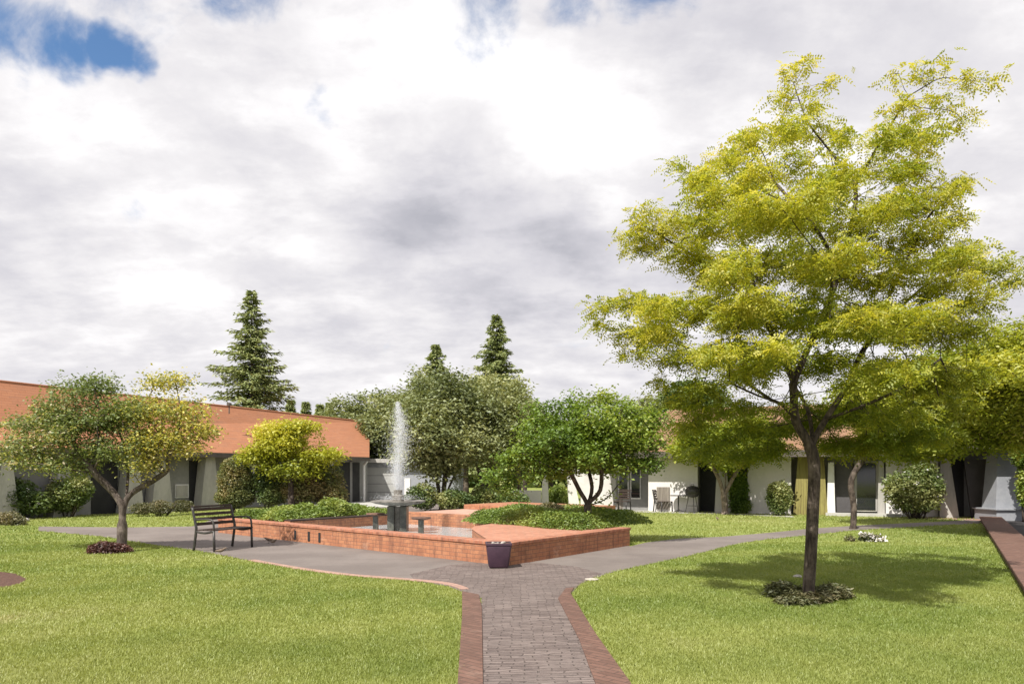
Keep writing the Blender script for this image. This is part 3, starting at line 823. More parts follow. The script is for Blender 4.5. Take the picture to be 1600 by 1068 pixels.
# ================================================================ garden chairs
def chair_parts(root, wd=0.56, mat=None, smat=None):
    mat = mat or M['metal']; smat = smat or M['slat']
    # faces +x, width along y
    for s_ in (-1, 1):
        y_ = s_*wd/2
        mb = MB(); mb.tube(catmull([(-0.29, y_, 0.0), (-0.225, y_, 0.42), (-0.24, y_, 0.55), (-0.33, y_, 0.90)], 4), 0.028, 8); mb.build('rear_leg', mat, root, world_coords=False, smooth=True)
        mb = MB(); mb.tube([(0.25, y_, 0.0), (0.235, y_, 0.43)], 0.026, 8); mb.build('front_leg', mat, root, world_coords=False, smooth=True)
        mb = MB(); mb.tube(catmull([(-0.225, y_, 0.40), (0.0, y_, 0.375), (0.235, y_, 0.415)], 4), 0.024, 8); mb.build('side_rail', mat, root, world_coords=False, smooth=True)
    mb = MB()
    for k in range(5): 
        x_ = -0.20 + k*0.097; mb.box(x_, x_+0.075, -wd/2-0.015, wd/2+0.015, 0.425, 0.445)
    mb.build('seat', smat, root, world_coords=False, bevel=0.004)
    mb = MB()
    for k in range(4):
        z_ = 0.52 + k*0.10; x_ = -0.232 - k*0.027
        mb.box(x_-0.01, x_+0.01, -wd/2+0.02, wd/2-0.02, z_, z_+0.062)
    mb.box(-0.355, -0.325, -wd/2-0.02, wd/2+0.02, 0.895, 0.93)
    mb.build('backrest', smat, root, world_coords=False, bevel=0.004)
def copy_tree(o, parent=None):
    c = o.copy(); COL.objects.link(c); c.parent = parent
    for ch in list(o.children): copy_tree(ch, c)
    return c
p1 = G(345, 859)
bench = thing('garden_bench', (p1.x, p1.y+0.20, 0.008), 'dark iron slatted garden bench on the asphalt at the left end of the brick planter', 'bench', rz=R(-21))
chair_parts(bench, 1.14)
for s_ in (-1, 1):
    mb = MB(); mb.tube(catmull([(-0.25, s_*0.57, 0.64), (0.0, s_*0.57, 0.66), (0.20, s_*0.57, 0.63), (0.24, s_*0.57, 0.43)], 4), 0.02, 8)
    mb.build('armrest', M['metal'], bench, world_coords=False, smooth=True)

# ================================================================ buildings
# left wing ------------------------------------------------------
EA, EB = Vector((-22.9, 16.3, 0)), Vector((-8.1, 43.6, 0))
ed = (EB-EA).normalized(); en = Vector((-ed.y, ed.x, 0))        # away from the lawn
ZE = 2.40
def ray_on(px, A, d):
    k = (px-800)/F
    s_ = (k*A.y - A.x)/(d.x - k*d.y)
    return A + d*s_
class Facade:
    def __init__(s, A, d, n): s.A, s.d, s.n = A, d, n            # n: into the building
    def at(s, px, off=0.0):
        return ray_on(px, s.A + s.n*off, s.d)
    def panel(s, x0, x1, z0, z1, thick, off=0.0, fl0=0.0, fl1=0.0, top0=0.0, top1=0.0):
        """slab from off to off+thick (into the wall); fl0/fl1 widen the foot, top0/1 shrink the head"""
        a, b = s.at(x0, off), s.at(x1, off)
        lo0, lo1 = a - s.d*fl0, b + s.d*fl1; hi0, hi1 = a + s.d*top0, b - s.d*top1
        t_ = s.n*thick
        mb = MB()
        up = lambda p, z: (p.x, p.y, z)
        mb.hexa([up(lo0, z0), up(lo1, z0), up(lo1+t_, z0), up(lo0+t_, z0)], [up(hi0, z1), up(hi1, z1), up(hi1+t_, z1), up(hi0+t_, z1)])
        return mb
FL = Facade(EA + en*0.95, ed, en)
hl_ = thing('low_house', (-14, 33, 0), 'long low grey house with a steep terracotta shingle roof behind the left trees', 'house')
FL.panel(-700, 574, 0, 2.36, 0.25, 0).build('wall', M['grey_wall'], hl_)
# roof
rB = Vector((-9.2, 49.6, 4.8))
rdir = Vector((rB.x+14.75, rB.y-38.2, 0)).normalized(); rA = Vector((-14.75, 38.2, 5.05)) - Vector((rdir.x, rdir.y, 0))*26; rA.z = 5.05
eA, eB = Vector((EA.x, EA.y, ZE)), Vector((EB.x, EB.y, ZE))
bA = rA + (rA-eA); bA.z = ZE; bB = rB + (rB-eB); bB.z = ZE
th = Vector((0, 0, 0.14))
mb = MB()
mb.hexa([eA, eB, rB, rA], [eA+th, eB+th, rB+th, rA+th])
o = mb.build('roof', M['roof'], hl_)
mb = MB(); mb.hexa([rA, rB, bB, bA], [rA+th, rB+th, bB+th, bA+th]); mb.build('rear_roof', M['roof'], hl_)
mb = MB(); mb.tube([rA+Vector((0,0,0.13)), rB+Vector((0,0,0.13))], 0.06, 6); mb.build('ridge_cap', M['roof'], hl_)
mb = MB(); q = -en*0.05
mb.hexa([eA+q+Vector((0,0,-0.06)), eB+q+Vector((0,0,-0.06)), eB+Vector((0,0,-0.06))-en*0.005, eA+Vector((0,0,-0.06))-en*0.005],
        [eA+q+Vector((0,0,0.15)), eB+q+Vector((0,0,0.15)), eB+Vector((0,0,0.15))-en*0.005, eA+Vector((0,0,0.15))-en*0.005])
mb.build('fascia', M['fascia'], hl_)
# gable end wall
ga, gb = FL.at(574, 0.25), None
mb = MB(); e1 = eB + en*0.9 + ed*(-0.4); e2 = bB - ed*0.4; top = rB - ed*0.4
v_ = [(e1.x, e1.y, 0), (e2.x, e2.y, 0), (e2.x, e2.y, 2.3), (top.x, top.y, 5.0), (e1.x, e1.y, 2.3)]
v2 = [tuple(Vector(a)-ed*0.2) for a in v_]
mb.add(v_+v2, [(0,1,2,3,4), (9,8,7,6,5), (0,5,6,1), (1,6,7,2), (2,7,8,3), (3,8,9,4), (4,9,5,0)])
mb.build('gable_wall', M['grey_wall'], hl_)
FL.panel(143, 184, 0.02, 2.1, 0.05, -0.03).build('door', M['dark'], hl_)
FL.panel(296, 326, 0.02, 2.2, 0.05, -0.03).build('door', M['dark'], hl_)
FL.panel(524, 562, 0.02, 2.25, 0.05, -0.03).build('door', M['dark'], hl_)
for x0, x1 in ((395, 432), (462, 500)):
    fr = FL.panel(x0, x1, 0.7, 2.05, 0.06, -0.05).build('window', M['white'], hl_)
    FL.panel(x0+3, x1-3, 0.78, 1.97, 0.02, -0.075).build('pane', M['glass'], fr)
fr = FL.panel(274, 295, 0.55, 1.15, 0.06, -0.05).build('window', M['white'], hl_)
FL.panel(275.5, 293.5, 0.6, 1.1, 0.02, -0.075).build('pane', M['pier'], fr)
for x0, x1 in ((203, 216), (246, 262), (322, 336), (512, 520), (95, 108), (5, 18)):
    FL.panel(x0, x1, 0.0, 2.35, 0.5, -0.60, fl0=0.28, fl1=0.28).build('flared_pier', M['pier'], hl_)
a_ = FL.at(569, -0.55); 
mb = MB(); mb.tube([(a_.x, a_.y, 0.02), (a_.x, a_.y, 2.1), (a_.x+0.12, a_.y+0.2, 2.3)], 0.07, 8); mb.build('downpipe', M['white'], hl_)
# antenna mast and vent on the roof
def on_roof(px, py):
    # point of the front roof plane seen at px, py
    nrm = (eB-eA).cross(rA-eA); o_ = Vector((0,0,EYE)); d_ = Vector(((px-800)/F, 1, (HZ-py)/F))
    return o_ + d_*((eA+th-o_).dot(nrm)/d_.dot(nrm))
r0 = on_roof(358, 646)
mb = MB(); mb.tube([r0, r0+Vector((0,0,0.42))], 0.03, 6); mb.tube([r0+Vector((0.0,0,0.38)), r0+Vector((0,0,0.52))], 0.11, 8)
mb.build('roof_vent', M['fascia'], hl_)

# garage block between wings --------------------------------------
gar = thing('garage_block', (-6.6, 46, 0), 'low pale grey garage block with a wide blank door just right of the terracotta roof', 'garage')
Dg = 46.0
gx = lambda px: (px-800)*Dg/F
mb = MB(); mb.box(gx(560), gx(720), Dg, Dg+5, 0, 2.25); mb.build('wall', M['slate_grey'], gar)
mb = MB(); mb.box(gx(557), gx(723), Dg-0.5, Dg+5.3, 2.27, 2.5); mb.build('flat_roof', M['pier'], gar)
mb = MB(); mb.box(gx(573), gx(624), Dg-0.06, Dg-0.005, 0.03, 2.0); gd = mb.build('door', M['panel'], gar)
for k in range(1, 4):
    mb = MB(); mb.box(gx(573.5), gx(623.5), Dg-0.066, Dg-0.058, 0.5*k, 0.5*k+0.02); mb.build('groove', M['door_grey'], gd)
mb = MB(); mb.box(gx(632), gx(641), Dg-0.05, Dg-0.004, 0.35, 1.35); mb.build('side_window', M['white'], gar)
mb = MB(); mb.tube([(gx(566), Dg-0.15, 0.02), (gx(566), Dg-0.15, 2.2)], 0.08, 8); mb.build('downpipe', M['white'], gar)
mb = MB(); mb.sheet([(gx(530), 37), (gx(660), 37), (gx(670), Dg+0.5), (gx(520), Dg+0.5)], 0.010); tag(mb.build('driveway', M['concrete']), kind='structure')

# right wing ------------------------------------------------------
RA = Vector((4.95, 33.0, 0)); RB = Vector((16.33, 28.0, 0)); rd_ = (RB-RA).normalized(); rn = Vector((-rd_.y, rd_.x, 0))
if rn.y < 0: rn = -rn
FR = Facade(RA, rd_, rn)
hr_ = thing('courtyard_house', (12, 31, 0), 'white walled single-storey house with flared piers and brown roof behind the right-hand tree', 'house')
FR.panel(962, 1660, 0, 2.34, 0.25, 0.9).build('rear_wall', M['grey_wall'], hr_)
mats = M
def part(name, x0, x1, z0, z1, th_, off, mat, **k): return FR.panel(x0, x1, z0, z1, th_, off, **k).build(name, mat, hr_)
part('wall', 1013, 1090, 0, 2.32, 0.25, 0, M['stucco'])
part('wall', 1168, 1236, 0, 2.32, 0.25, 0, M['stucco'])
part('wall', 1384, 1466, 0, 2.32, 0.25, 0.05, M['stucco'])
part('door', 1094, 1119, 0.02, 2.2, 0.06, 0.8, M['dark'])
part('flared_pier', 1121, 1133, 0, 2.33, 0.5, -0.25, M['pier'], fl0=0.12, fl1=0.25)
part('timber_pier', 1247, 1262, 0, 2.33, 0.35, -0.12, M['olive_wood'], fl0=0.18, fl1=0.02)
part('timber_pier', 1277, 1287, 0, 2.33, 0.35, -0.12, M['olive_wood'], fl0=0.02, fl1=0.14)
part('flared_pier', 1294, 1303, 0, 2.05, 0.4, 0.0, M['white'], fl0=0.05, fl1=0.05)
part('door', 1305, 1331, 0.12, 2.05, 0.08, 0.45, M['door_grey'])
fr = part('window', 1335, 1372, 0.15, 2.1, 0.10, 0.5, M['pier'])
FR.panel(1339, 1368, 0.22, 2.02, 0.02, 0.47).build('pane', M['glass'], fr)
part('flared_pier', 1373, 1381, 0, 2.1, 0.4, 0.0, M['pier'], fl0=0.04, fl1=0.04)
part('threshold', 1290, 1408, 0.0, 0.11, 0.6, -0.5, M['concrete'])
part('flared_pier', 1471, 1484, 0, 2.2, 0.5, -0.3, M['pier'], fl0=0.05, fl1=0.30)
part('door', 1486, 1506, 0.02, 2.2, 0.06, 0.7, M['dark'])
part('dark_panel', 1506, 1547, 0.0, 2.12, 0.2, 0.1, M['door_grey'], fl0=-0.25)
part('flared_pier', 1549, 1566, 0, 2.15, 0.5, -0.4, M['pier'], fl0=0.0, fl1=-0.3)
part('window', 1026, 1046, 0.12, 1.05, 0.06, -0.065, M['wood'])
for x0 in (966, 985):
    fr = part('window', x0, x0+16, 0.5, 2.0, 0.06, 0.83, M['white']); FR.panel(x0+1.5, x0+14.5, 0.56, 1.94, 0.02, 0.805).build('pane', M['glass'], fr)
# vertical weatherboards
# roof of right wing
e0, e1 = FR.at(925, -0.75), FR.at(1700, -0.75); ov = 4.2
e0 = Vector((e0.x, e0.y, 2.36)); e1 = Vector((e1.x, e1.y, 2.36))
r0_, r1_ = e0 + rn*ov + rd_*2.4, e1 + rn*ov; r0_.z = r1_.z = 4.45
b0, b1_ = e0 + rn*ov*2, e1 + rn*ov*2
t2 = Vector((0, 0, 0.14))
mb = MB(); mb.hexa([e0, e1, r1_, r0_], [e0+t2, e1+t2, r1_+t2, r0_+t2]); mb.build('roof', M['roof2'], hr_)
mb = MB(); mb.hexa([r0_, r1_, b1_, b0], [r0_+t2, r1_+t2, b1_+t2, b0+t2]); mb.build('rear_roof', M['roof2'], hr_)
mb = MB(); mb.add([e0, r0_, b0, e0+t2, r0_+t2, b0+t2], [(0,1,2), (3,5,4), (0,3,4,1), (1,4,5,2), (2,5,3,0)]); mb.build('hip_roof', M['roof2'], hr_)
q = -rn*0.05
mb = MB(); a, b = e0 - rn*0.004, e1 - rn*0.004
zz = lambda p, z: (p.x, p.y, p.z+z)
mb.hexa([zz(a+q, -0.1), zz(b+q, -0.1), zz(b, -0.1), zz(a, -0.1)], [zz(a+q, 0.16), zz(b+q, 0.16), zz(b, 0.16), zz(a, 0.16)]); mb.build('fascia', M['fascia'], hr_)

# big buttress at the right edge
bt = thing('buttress', G(1575, 812), 'big blue-grey flared buttress on a stepped plinth at the right edge of the picture', 'buttress')
Db = 26.4; bx = lambda px: (px-800)*Db/F
mb = MB(); mb.hexa([(bx(1556), Db, 0.42), (bx(1600), Db, 0.42), (bx(1600), Db+0.8, 0.42), (bx(1556), Db+0.8, 0.42)],
                   [(bx(1562), Db+0.1, 2.42), (bx(1590), Db+0.1, 2.42), (bx(1590), Db+0.7, 2.42), (bx(1562), Db+0.7, 2.42)]); mb.build('shaft', M['slate_grey'], bt)
mb = MB(); mb.box(bx(1550), bx(1640), Db-0.25, Db+1.0, 0, 0.36); mb.build('plinth', M['slate_grey'], bt)
mb = MB(); mb.box(bx(1547), bx(1643), Db-0.32, Db+1.05, 0.362, 0.418); mb.build('ledge', M['slate_grey'], bt, bevel=0.01)
mb = MB(); mb.box(bx(1480), bx(1680), Db-0.6, Db+1.6, 2.45, 2.6); mb.build('canopy', M['fascia'], bt)

# white garden walls behind the planter tree
gw_ = thing('garden_wall', G(880, 795), 'white garden wall with splayed piers and openings behind the planter tree', 'wall')
Dw = 35.0; wx = lambda px: (px-800)*Dw/F
def wp(name, x0, x1, z0, z1, f0=0, f1=0, mat=None, y0=0.0):
    mb = MB(); mb.hexa([(wx(x0)-f0, Dw+y0, z0), (wx(x1)+f1, Dw+y0, z0), (wx(x1)+f1, Dw+y0+0.3, z0), (wx(x0)-f0, Dw+y0+0.3, z0)],
                       [(wx(x0), Dw+y0, z1), (wx(x1), Dw+y0, z1), (wx(x1), Dw+y0+0.3, z1), (wx(x0), Dw+y0+0.3, z1)]); return mb.build(name, mat or M['stucco'], gw_)
wp('pier', 848, 856, 0, 1.65, 0.05, 0.05); wp('pier', 886, 895, 0, 1.65, -0.1, 0.35); wp('wall', 800, 846, 0, 0.85); wp('wall', 908, 962, 0, 1.6)
wp('lintel', 838, 905, 1.655, 1.85)
wp('panel', 897, 912, 0.9, 1.65, y0=0.02)
fen = thing('wooden_fence', G(980, 797), 'short weathered grey board fence between the garden wall and the patio', 'fence')
Df = 34.0
mb = MB()
for k in range(9):
    x_ = (964-800)*Df/F + k*0.105; mb.box(x_, x_+0.09, Df, Df+0.03, 0.05, 0.86 + 0.03*math.sin(k*2.3))
mb.build('boards', M['wood'], fen)
mb = MB(); mb.box((964-800)*Df/F, (964-800)*Df/F+0.95, Df+0.032, Df+0.07, 0.6, 0.68); mb.box((964-800)*Df/F, (964-800)*Df/F+0.95, Df+0.032, Df+0.07, 0.2, 0.28); mb.build('rail', M['wood'], fen)
mb = MB(); mb.sheet(xy([G(930, 795.5), G(1135, 797.5), G(1240, 806), G(1240, 808), G(1130, 803), G(930, 799)]), 0.012); tag(mb.build('patio', M['concrete']), kind='structure')

# ================================================================ patio furniture by the right wing
PG = 'dark patio chairs outside the right-hand house'
pc1 = G(1036, 799.5); c3 = thing('patio_chair', (0, 0, 0), '', 'chair'); chair_parts(c3); c3.location = (pc1.x, pc1.y, 0.012); c3.rotation_euler.z = R(-60); c3['group'] = PG
c3['label'] = 'dark slatted chair on the patio beside the small framed hatch in the white wall'
c4 = copy_tree(c3); pc2 = G(972, 799); c4.location = (pc2.x, pc2.y, 0.012); c4.rotation_euler.z = R(-120); c4['group'] = PG
c4['label'] = 'dark slatted patio chair standing in front of the grey board fence'
tb = thing('patio_table', (0, 0, 0), 'small dark round patio table between the patio chair and the grill', 'table')
pc3 = G(1060, 800.5); tb.location = (pc3.x, pc3.y, 0.012)
mb = MB(); mb.lathe([(0.0,0.68),(0.33,0.68),(0.34,0.70),(0.33,0.715),(0.0,0.72)], n=24); mb.build('tabletop', M['metal'], tb, world_coords=False)
mb = MB(); mb.tube([(0,0,0.04),(0,0,0.675)], 0.03, 8); mb.build('pedestal', M['metal'], tb, world_coords=False)
mb = MB()
for k in range(3):
    a_ = k*2.094; mb.tube([(0.02*math.cos(a_), 0.02*math.sin(a_), 0.10), (0.27*math.cos(a_), 0.27*math.sin(a_), 0.02)], 0.018, 6)
mb.build('feet', M['metal'], tb, world_coords=False)
gr = thing('barbecue_grill', (0, 0, 0), 'black kettle barbecue on a wheeled stand left of the patio doorway', 'barbecue')
pg = G(1082, 801); gr.location = (pg.x, pg.y, 0.012)
mb = MB(); mb.lathe([(0.04,0.62),(0.20,0.66),(0.28,0.76),(0.29,0.86),(0.0,0.86)], n=24); mb.build('bowl', M['metal'], gr, world_coords=False, smooth=False)
mb = MB(); mb.lathe([(0.30,0.865),(0.29,0.95),(0.20,1.06),(0.05,1.11),(0.0,1.11)], n=24); ld = mb.build('lid', M['metal'], gr, world_coords=False)
mb = MB(); mb.tube([(-0.06,0,1.11),(-0.05,0,1.16),(0.05,0,1.16),(0.06,0,1.11)], 0.012, 6); mb.build('handle', M['slat'], ld, world_coords=False)
for k in range(3):
    a_ = k*2.094+0.5; mb = MB(); mb.tube([(0.16*math.cos(a_), 0.16*math.sin(a_), 0.68), (0.30*math.cos(a_), 0.30*math.sin(a_), 0.0)], 0.014, 6); mb.build('leg', M['metal'], gr, world_coords=False)
mb = MB(); mb.lathe([(0.0,0.28),(0.2,0.28),(0.2,0.295),(0.0,0.295)], n=16); mb.build('shelf', M['metal'], gr, world_coords=False)

# ================================================================ trees
# -- the golden honey locust on the right lawn
T0 = G(1262, 938); TD = T0.y
tr_rng = np.random.RandomState(3)
pads = []
main = [  # x, y, rx, ry, depth shift (m), depth radius (m)
 (1245,108,30,18,.2,.35),(1302,128,14,16,.1,.2),(1222,150,22,22,.1,.3),(1262,165,26,22,0,.3),(1232,205,30,20,0,.4),(1288,205,24,24,.2,.3),(1320,225,16,20,.2,.3),
 (1395,118,26,18,-.3,.3),(1450,108,38,16,-.4,.35),(1505,128,28,13,-.5,.3),(1548,122,24,9,-.5,.2),(1408,165,34,20,-.3,.4),(1465,165,38,20,-.4,.4),(1498,190,16,12,-.4,.3),(1390,215,36,22,-.2,.4),(1440,222,30,20,-.3,.4),(1372,262,34,18,0,.4),(1420,268,30,22,-.1,.4),
 (1490,288,30,18,-.1,.4),(1450,318,46,20,0,.5),(1492,345,24,16,0,.4),(1400,320,50,24,.1,.6),
 (1055,262,26,9,.2,.3),(1092,282,30,18,.2,.4),(1135,252,34,20,.3,.4),(1170,225,28,20,.2,.4),(1180,275,42,26,.3,.6),(1235,262,44,26,.1,.6),(1300,285,48,26,.1,.6),(1130,310,40,22,.3,.5),
 (1010,335,34,15,.2,.5),(990,365,26,11,.2,.4),(1050,355,42,20,.1,.6),(1005,390,26,12,.3,.4),(1105,355,46,24,.2,.7),(1070,400,44,20,.1,.7),
 (1180,340,54,30,0,.9),(1260,335,56,32,0,.9),(1340,350,56,32,0,.9),(1420,375,56,28,.2,.8),(1490,400,44,18,.2,.6),(1545,415,34,12,.2,.5),(1578,440,26,10,.2,.4),
 (1130,415,52,26,.2,.9),(1210,410,58,32,-.2,1.0),(1300,415,58,32,.3,1.0),(1390,430,58,30,-.1,1.0),(1470,450,50,22,0,.8),(1535,470,36,18,.1,.5),
 (940,478,26,9,.2,.3),(985,470,34,13,.1,.4),(935,505,16,9,.2,.3),(1035,478,40,18,.1,.6),(975,522,30,11,.3,.4),(1030,525,40,18,.4,.6),(1000,552,30,9,.3,.4),(1060,560,40,15,.2,.6),
 (1095,480,46,24,0,.9),(1165,490,56,30,.4,1.1),(1250,490,58,34,-.5,1.1),(1335,500,58,34,.5,1.1),(1420,510,56,32,0,1.1),(1495,520,44,24,.2,.8),
 (1120,550,42,18,.1,.9),(1160,585,46,12,-.6,.6),(1100,605,34,12,.3,.5),(1090,640,30,12,.6,.5),(1150,640,44,16,.6,.8),(1200,555,44,24,-.6,.9),(1290,565,52,26,.8,1.0),(1370,580,52,26,-.5,1.0),(1450,590,50,24,.5,.9),
 (1180,670,50,14,1.0,.7),(1250,640,40,14,1.4,.6),(1330,640,46,20,1.2,.6),(1400,650,46,20,0,.9),(1130,690,30,10,1.2,.5),
 (1075,668,36,12,1.0,.5),(1095,705,34,12,1.5,.5),(1150,712,40,12,1.7,.6),(1205,700,40,14,1.5,.6),(1215,670,40,14,1.0,.6),(1255,665,30,14,1.5,.6),(1310,690,40,16,1.3,.7),(1350,700,40,16,1.2,.7),(1300,655,40,18,1.0,.7),(1385,690,40,18,.8,.7),(1440,675,44,20,.5,.8),(1480,630,44,22,.2,.8),(1060,625,26,10,.6,.4),(1510,585,40,20,.1,.6),(1035,600,22,9,.5,.3),
]
for x, y, rx, ry, dd, rd in main:
    D_ = TD + dd*1.1; c = P(x, y, D_); s_ = D_/F
    pads.append((tuple(c), (rx*s_*0.92, rd*0.9, ry*s_*0.66)))
    edge = math.hypot((x-1290)/330, (y-450)/330)
    if edge < 0.85 and tr_rng.rand() < 0.6:     # fill the crown's depth, front and back
        for sg in ((-1, 1) if y < 585 else (1,)):
            D2 = TD + sg*(1.75*math.sqrt(max(0.05, 1-edge*edge))) + dd*0.3
            c = P(x + tr_rng.uniform(-15, 15), y + tr_rng.uniform(-12, 12), D2); s_ = D2/F
            pads.append((tuple(c), (rx*s_*0.8, rd*0.75, ry*s_*0.58)))
tp = lambda x, y, dd=0: P(x, y, TD+dd)
stems = [
 [tp(1264, 880), tp(1268, 800, .02), tp(1270, 720, .03), tp(1262, 680, 0), tp(1242, 640, -.05), tp(1240, 600, -.1), tp(1252, 540, 0), tp(1262, 480, .1), tp(1290, 400, .1), tp(1330, 300, .0)],
]
root = None
leafp = dict(per=3, spread=0.05, l=0.040, w=0.021, n=9, flen=0.14, flat=0.55, cs=1.5, thin=lambda q: np.clip(1.15 - 0.62*np.clip((q[:, 2]-4.6)/1.2, 0, 1) - 0.35*(clump(q, 3.0, 8) < 0.40), 0.2, 1))
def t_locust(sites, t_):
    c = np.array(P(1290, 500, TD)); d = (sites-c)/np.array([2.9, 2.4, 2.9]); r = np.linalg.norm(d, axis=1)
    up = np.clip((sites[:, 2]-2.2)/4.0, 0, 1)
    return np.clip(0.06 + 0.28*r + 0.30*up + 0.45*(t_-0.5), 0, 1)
# extra fork nodes are given as stems that share the lower trunk by starting on it
def locust():
    st = stems[0]
    low = st[:3]
    forks = [
      low + [tp(1266, 690, 0), tp(1244, 645, -.05), tp(1238, 600, -.1), tp(1215, 560, -.15), tp(1200, 500, -.1), tp(1200, 420, .1), tp(1215, 330, .2)],
    ]
    return forks
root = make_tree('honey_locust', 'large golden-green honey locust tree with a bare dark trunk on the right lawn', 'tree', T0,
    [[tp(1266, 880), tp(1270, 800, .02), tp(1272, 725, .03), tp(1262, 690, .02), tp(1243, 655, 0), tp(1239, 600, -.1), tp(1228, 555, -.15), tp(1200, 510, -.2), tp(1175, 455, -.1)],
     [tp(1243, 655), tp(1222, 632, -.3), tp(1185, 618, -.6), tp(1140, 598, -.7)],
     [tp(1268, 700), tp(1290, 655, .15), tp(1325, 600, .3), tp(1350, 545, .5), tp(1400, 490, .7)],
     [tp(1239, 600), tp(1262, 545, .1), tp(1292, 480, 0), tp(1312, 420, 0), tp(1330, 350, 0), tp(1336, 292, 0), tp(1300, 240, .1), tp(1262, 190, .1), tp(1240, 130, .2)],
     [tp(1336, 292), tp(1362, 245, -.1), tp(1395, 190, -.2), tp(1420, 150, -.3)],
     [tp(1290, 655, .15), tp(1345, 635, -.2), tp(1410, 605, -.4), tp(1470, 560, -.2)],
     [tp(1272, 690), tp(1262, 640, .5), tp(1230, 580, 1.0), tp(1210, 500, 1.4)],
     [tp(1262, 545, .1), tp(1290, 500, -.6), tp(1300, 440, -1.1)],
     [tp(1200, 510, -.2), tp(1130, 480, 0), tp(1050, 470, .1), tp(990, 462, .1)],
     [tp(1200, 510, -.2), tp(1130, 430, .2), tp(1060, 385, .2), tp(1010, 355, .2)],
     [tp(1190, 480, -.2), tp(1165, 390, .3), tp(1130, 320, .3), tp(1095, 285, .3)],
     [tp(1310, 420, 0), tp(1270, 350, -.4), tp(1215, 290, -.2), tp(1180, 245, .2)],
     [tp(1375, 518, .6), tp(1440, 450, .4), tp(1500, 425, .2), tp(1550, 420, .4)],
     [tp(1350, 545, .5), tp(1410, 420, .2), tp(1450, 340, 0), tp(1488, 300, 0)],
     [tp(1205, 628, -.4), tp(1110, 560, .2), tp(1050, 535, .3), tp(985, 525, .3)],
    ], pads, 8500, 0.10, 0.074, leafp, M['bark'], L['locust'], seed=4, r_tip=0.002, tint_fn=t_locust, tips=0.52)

def ktree(name, label, bx_, by_, top, crown, npads, natt, step, rb, leaf, bark, lm, seed, D=None, z0=0.0, stems=None, frac=0.36, group=None, cat='tree', tint_fn=None, tips=0.5, extra=None, flat=0.6, rdk=1.0, spikes=0):
    b = G(bx_, by_, z0) if D is None else Vector(((bx_-800)*D/F, D, z0))
    rng_ = np.random.RandomState(seed)
    x, y, rx, ry = crown
    pd = auto_pads(rng_, x, y, rx, ry, b.y, npads, frac, flat, rdk)
    for k in range(spikes):
        th_ = rng_.uniform(-1, 1); pd.append(pad(x + th_*rx*0.85, y - ry*(0.98*math.sqrt(1-0.6*th_*th_)), rx*0.09, ry*rng_.uniform(0.16, 0.34), b.y + rng_.normal()*0.3))
    if extra: pd += [pad(*e, b.y + 0.0) if len(e) == 4 else pad(e[0], e[1], e[2], e[3], b.y+e[4]) for e in extra]
    st = stems(b) if stems else [[P(bx_, top, b.y)]]
    return make_tree(name, label, cat, tuple(b), st, pd, natt, step, rb, leaf, bark, lm, group, seed, tint_fn=tint_fn, tips=tips)

# -- left tree with mixed colours
def st_left(b):
    q = lambda x, y, dd=0: P(x, y, b.y+dd)
    return [[q(191, 820), q(190, 790), q(176, 768), q(150, 742, -.1)], [q(192, 822, .03), q(194, 790, .05), q(206, 770, .1), q(240, 750, .2), q(262, 735, .2)], [q(192, 815, .05), q(197, 780, .1), q(200, 745, .3)]]
def t_left(s_, t_):
    x = s_[:, 0]; z = s_[:, 2]; xp = 800 + x/s_[:, 1]*F; yp = HZ - (z-EYE)/s_[:, 1]*F
    g_ = 0.12 + 0.25*t_
    yel = np.clip((xp-165)/70, 0, 1)*(0.42 + 0.4*(t_-0.4))
    rr_ = np.random.RandomState(2).rand(len(xp)); pink = np.where((xp < 140) & (rr_ + 0.5*(t_-0.5) > 0.90), 0.85, 0)
    yel = yel*(rr_ < 0.8)
    return np.clip(g_ + yel + pink, 0, 1)
exl = [(130,610,50,22),(95,635,44,16),(60,655,40,14),(160,600,30,14),(120,660,60,24),(60,690,50,18),(20,700,40,18),(60,720,50,16),(190,640,50,22),(250,600,34,14,.2),(275,595,26,12,.2),(240,640,55,22),(290,640,40,18),(300,670,36,20),(320,675,22,12),(250,690,50,22),(190,700,50,20),(140,700,46,20),(300,700,26,14),(230,725,36,12),(110,730,44,14),(30,665,34,14,.4)]
ktree('garden_tree', 'spreading tree with mixed green, yellow and pinkish leaves on the left lawn', 190, 862, 800, (180,672,140,52), 12, 2300, 0.12, 0.10,
      dict(per=9, spread=0.10, l=0.068, w=0.040, cs=1.1), M['bark_grey'], L['mixed'], 21, stems=st_left, tint_fn=t_left, extra=exl, frac=0.42, tips=0.55, rdk=0.8)

# -- planter tree, fresh green, many stems
def st_pl(b):
    q = lambda x, y, dd=0: P(x, y, b.y+dd)
    return [[q(918, 790), q(905, 765), q(890, 735, -.2)], [q(922, 788, .05), q(925, 760, .1), q(915, 720, .3)], [q(927, 790), q(938, 765, -.1), q(940, 725, -.2)], [q(930, 793, .05), q(945, 780, .2), q(962, 762, .3)]]
bb = UV(0.95, 4.25, ZT); bxp, byp = 800 + bb.x/bb.y*F, HZ + (EYE-ZT)/bb.y*F
exp_ = [(890,640,36,20),(960,640,34,22),(1010,650,34,18),(1035,655,18,12),(850,670,44,20),(920,680,50,26),(1000,690,40,22),(840,705,46,18),(800,720,30,14),(880,725,44,18),(960,725,40,18),(1010,725,26,12),(950,620,16,14),(895,620,14,12),(850,740,36,12),(985,665,40,20),(780,745,26,12,.3),(800,765,22,12,.3),(835,640,20,14)]
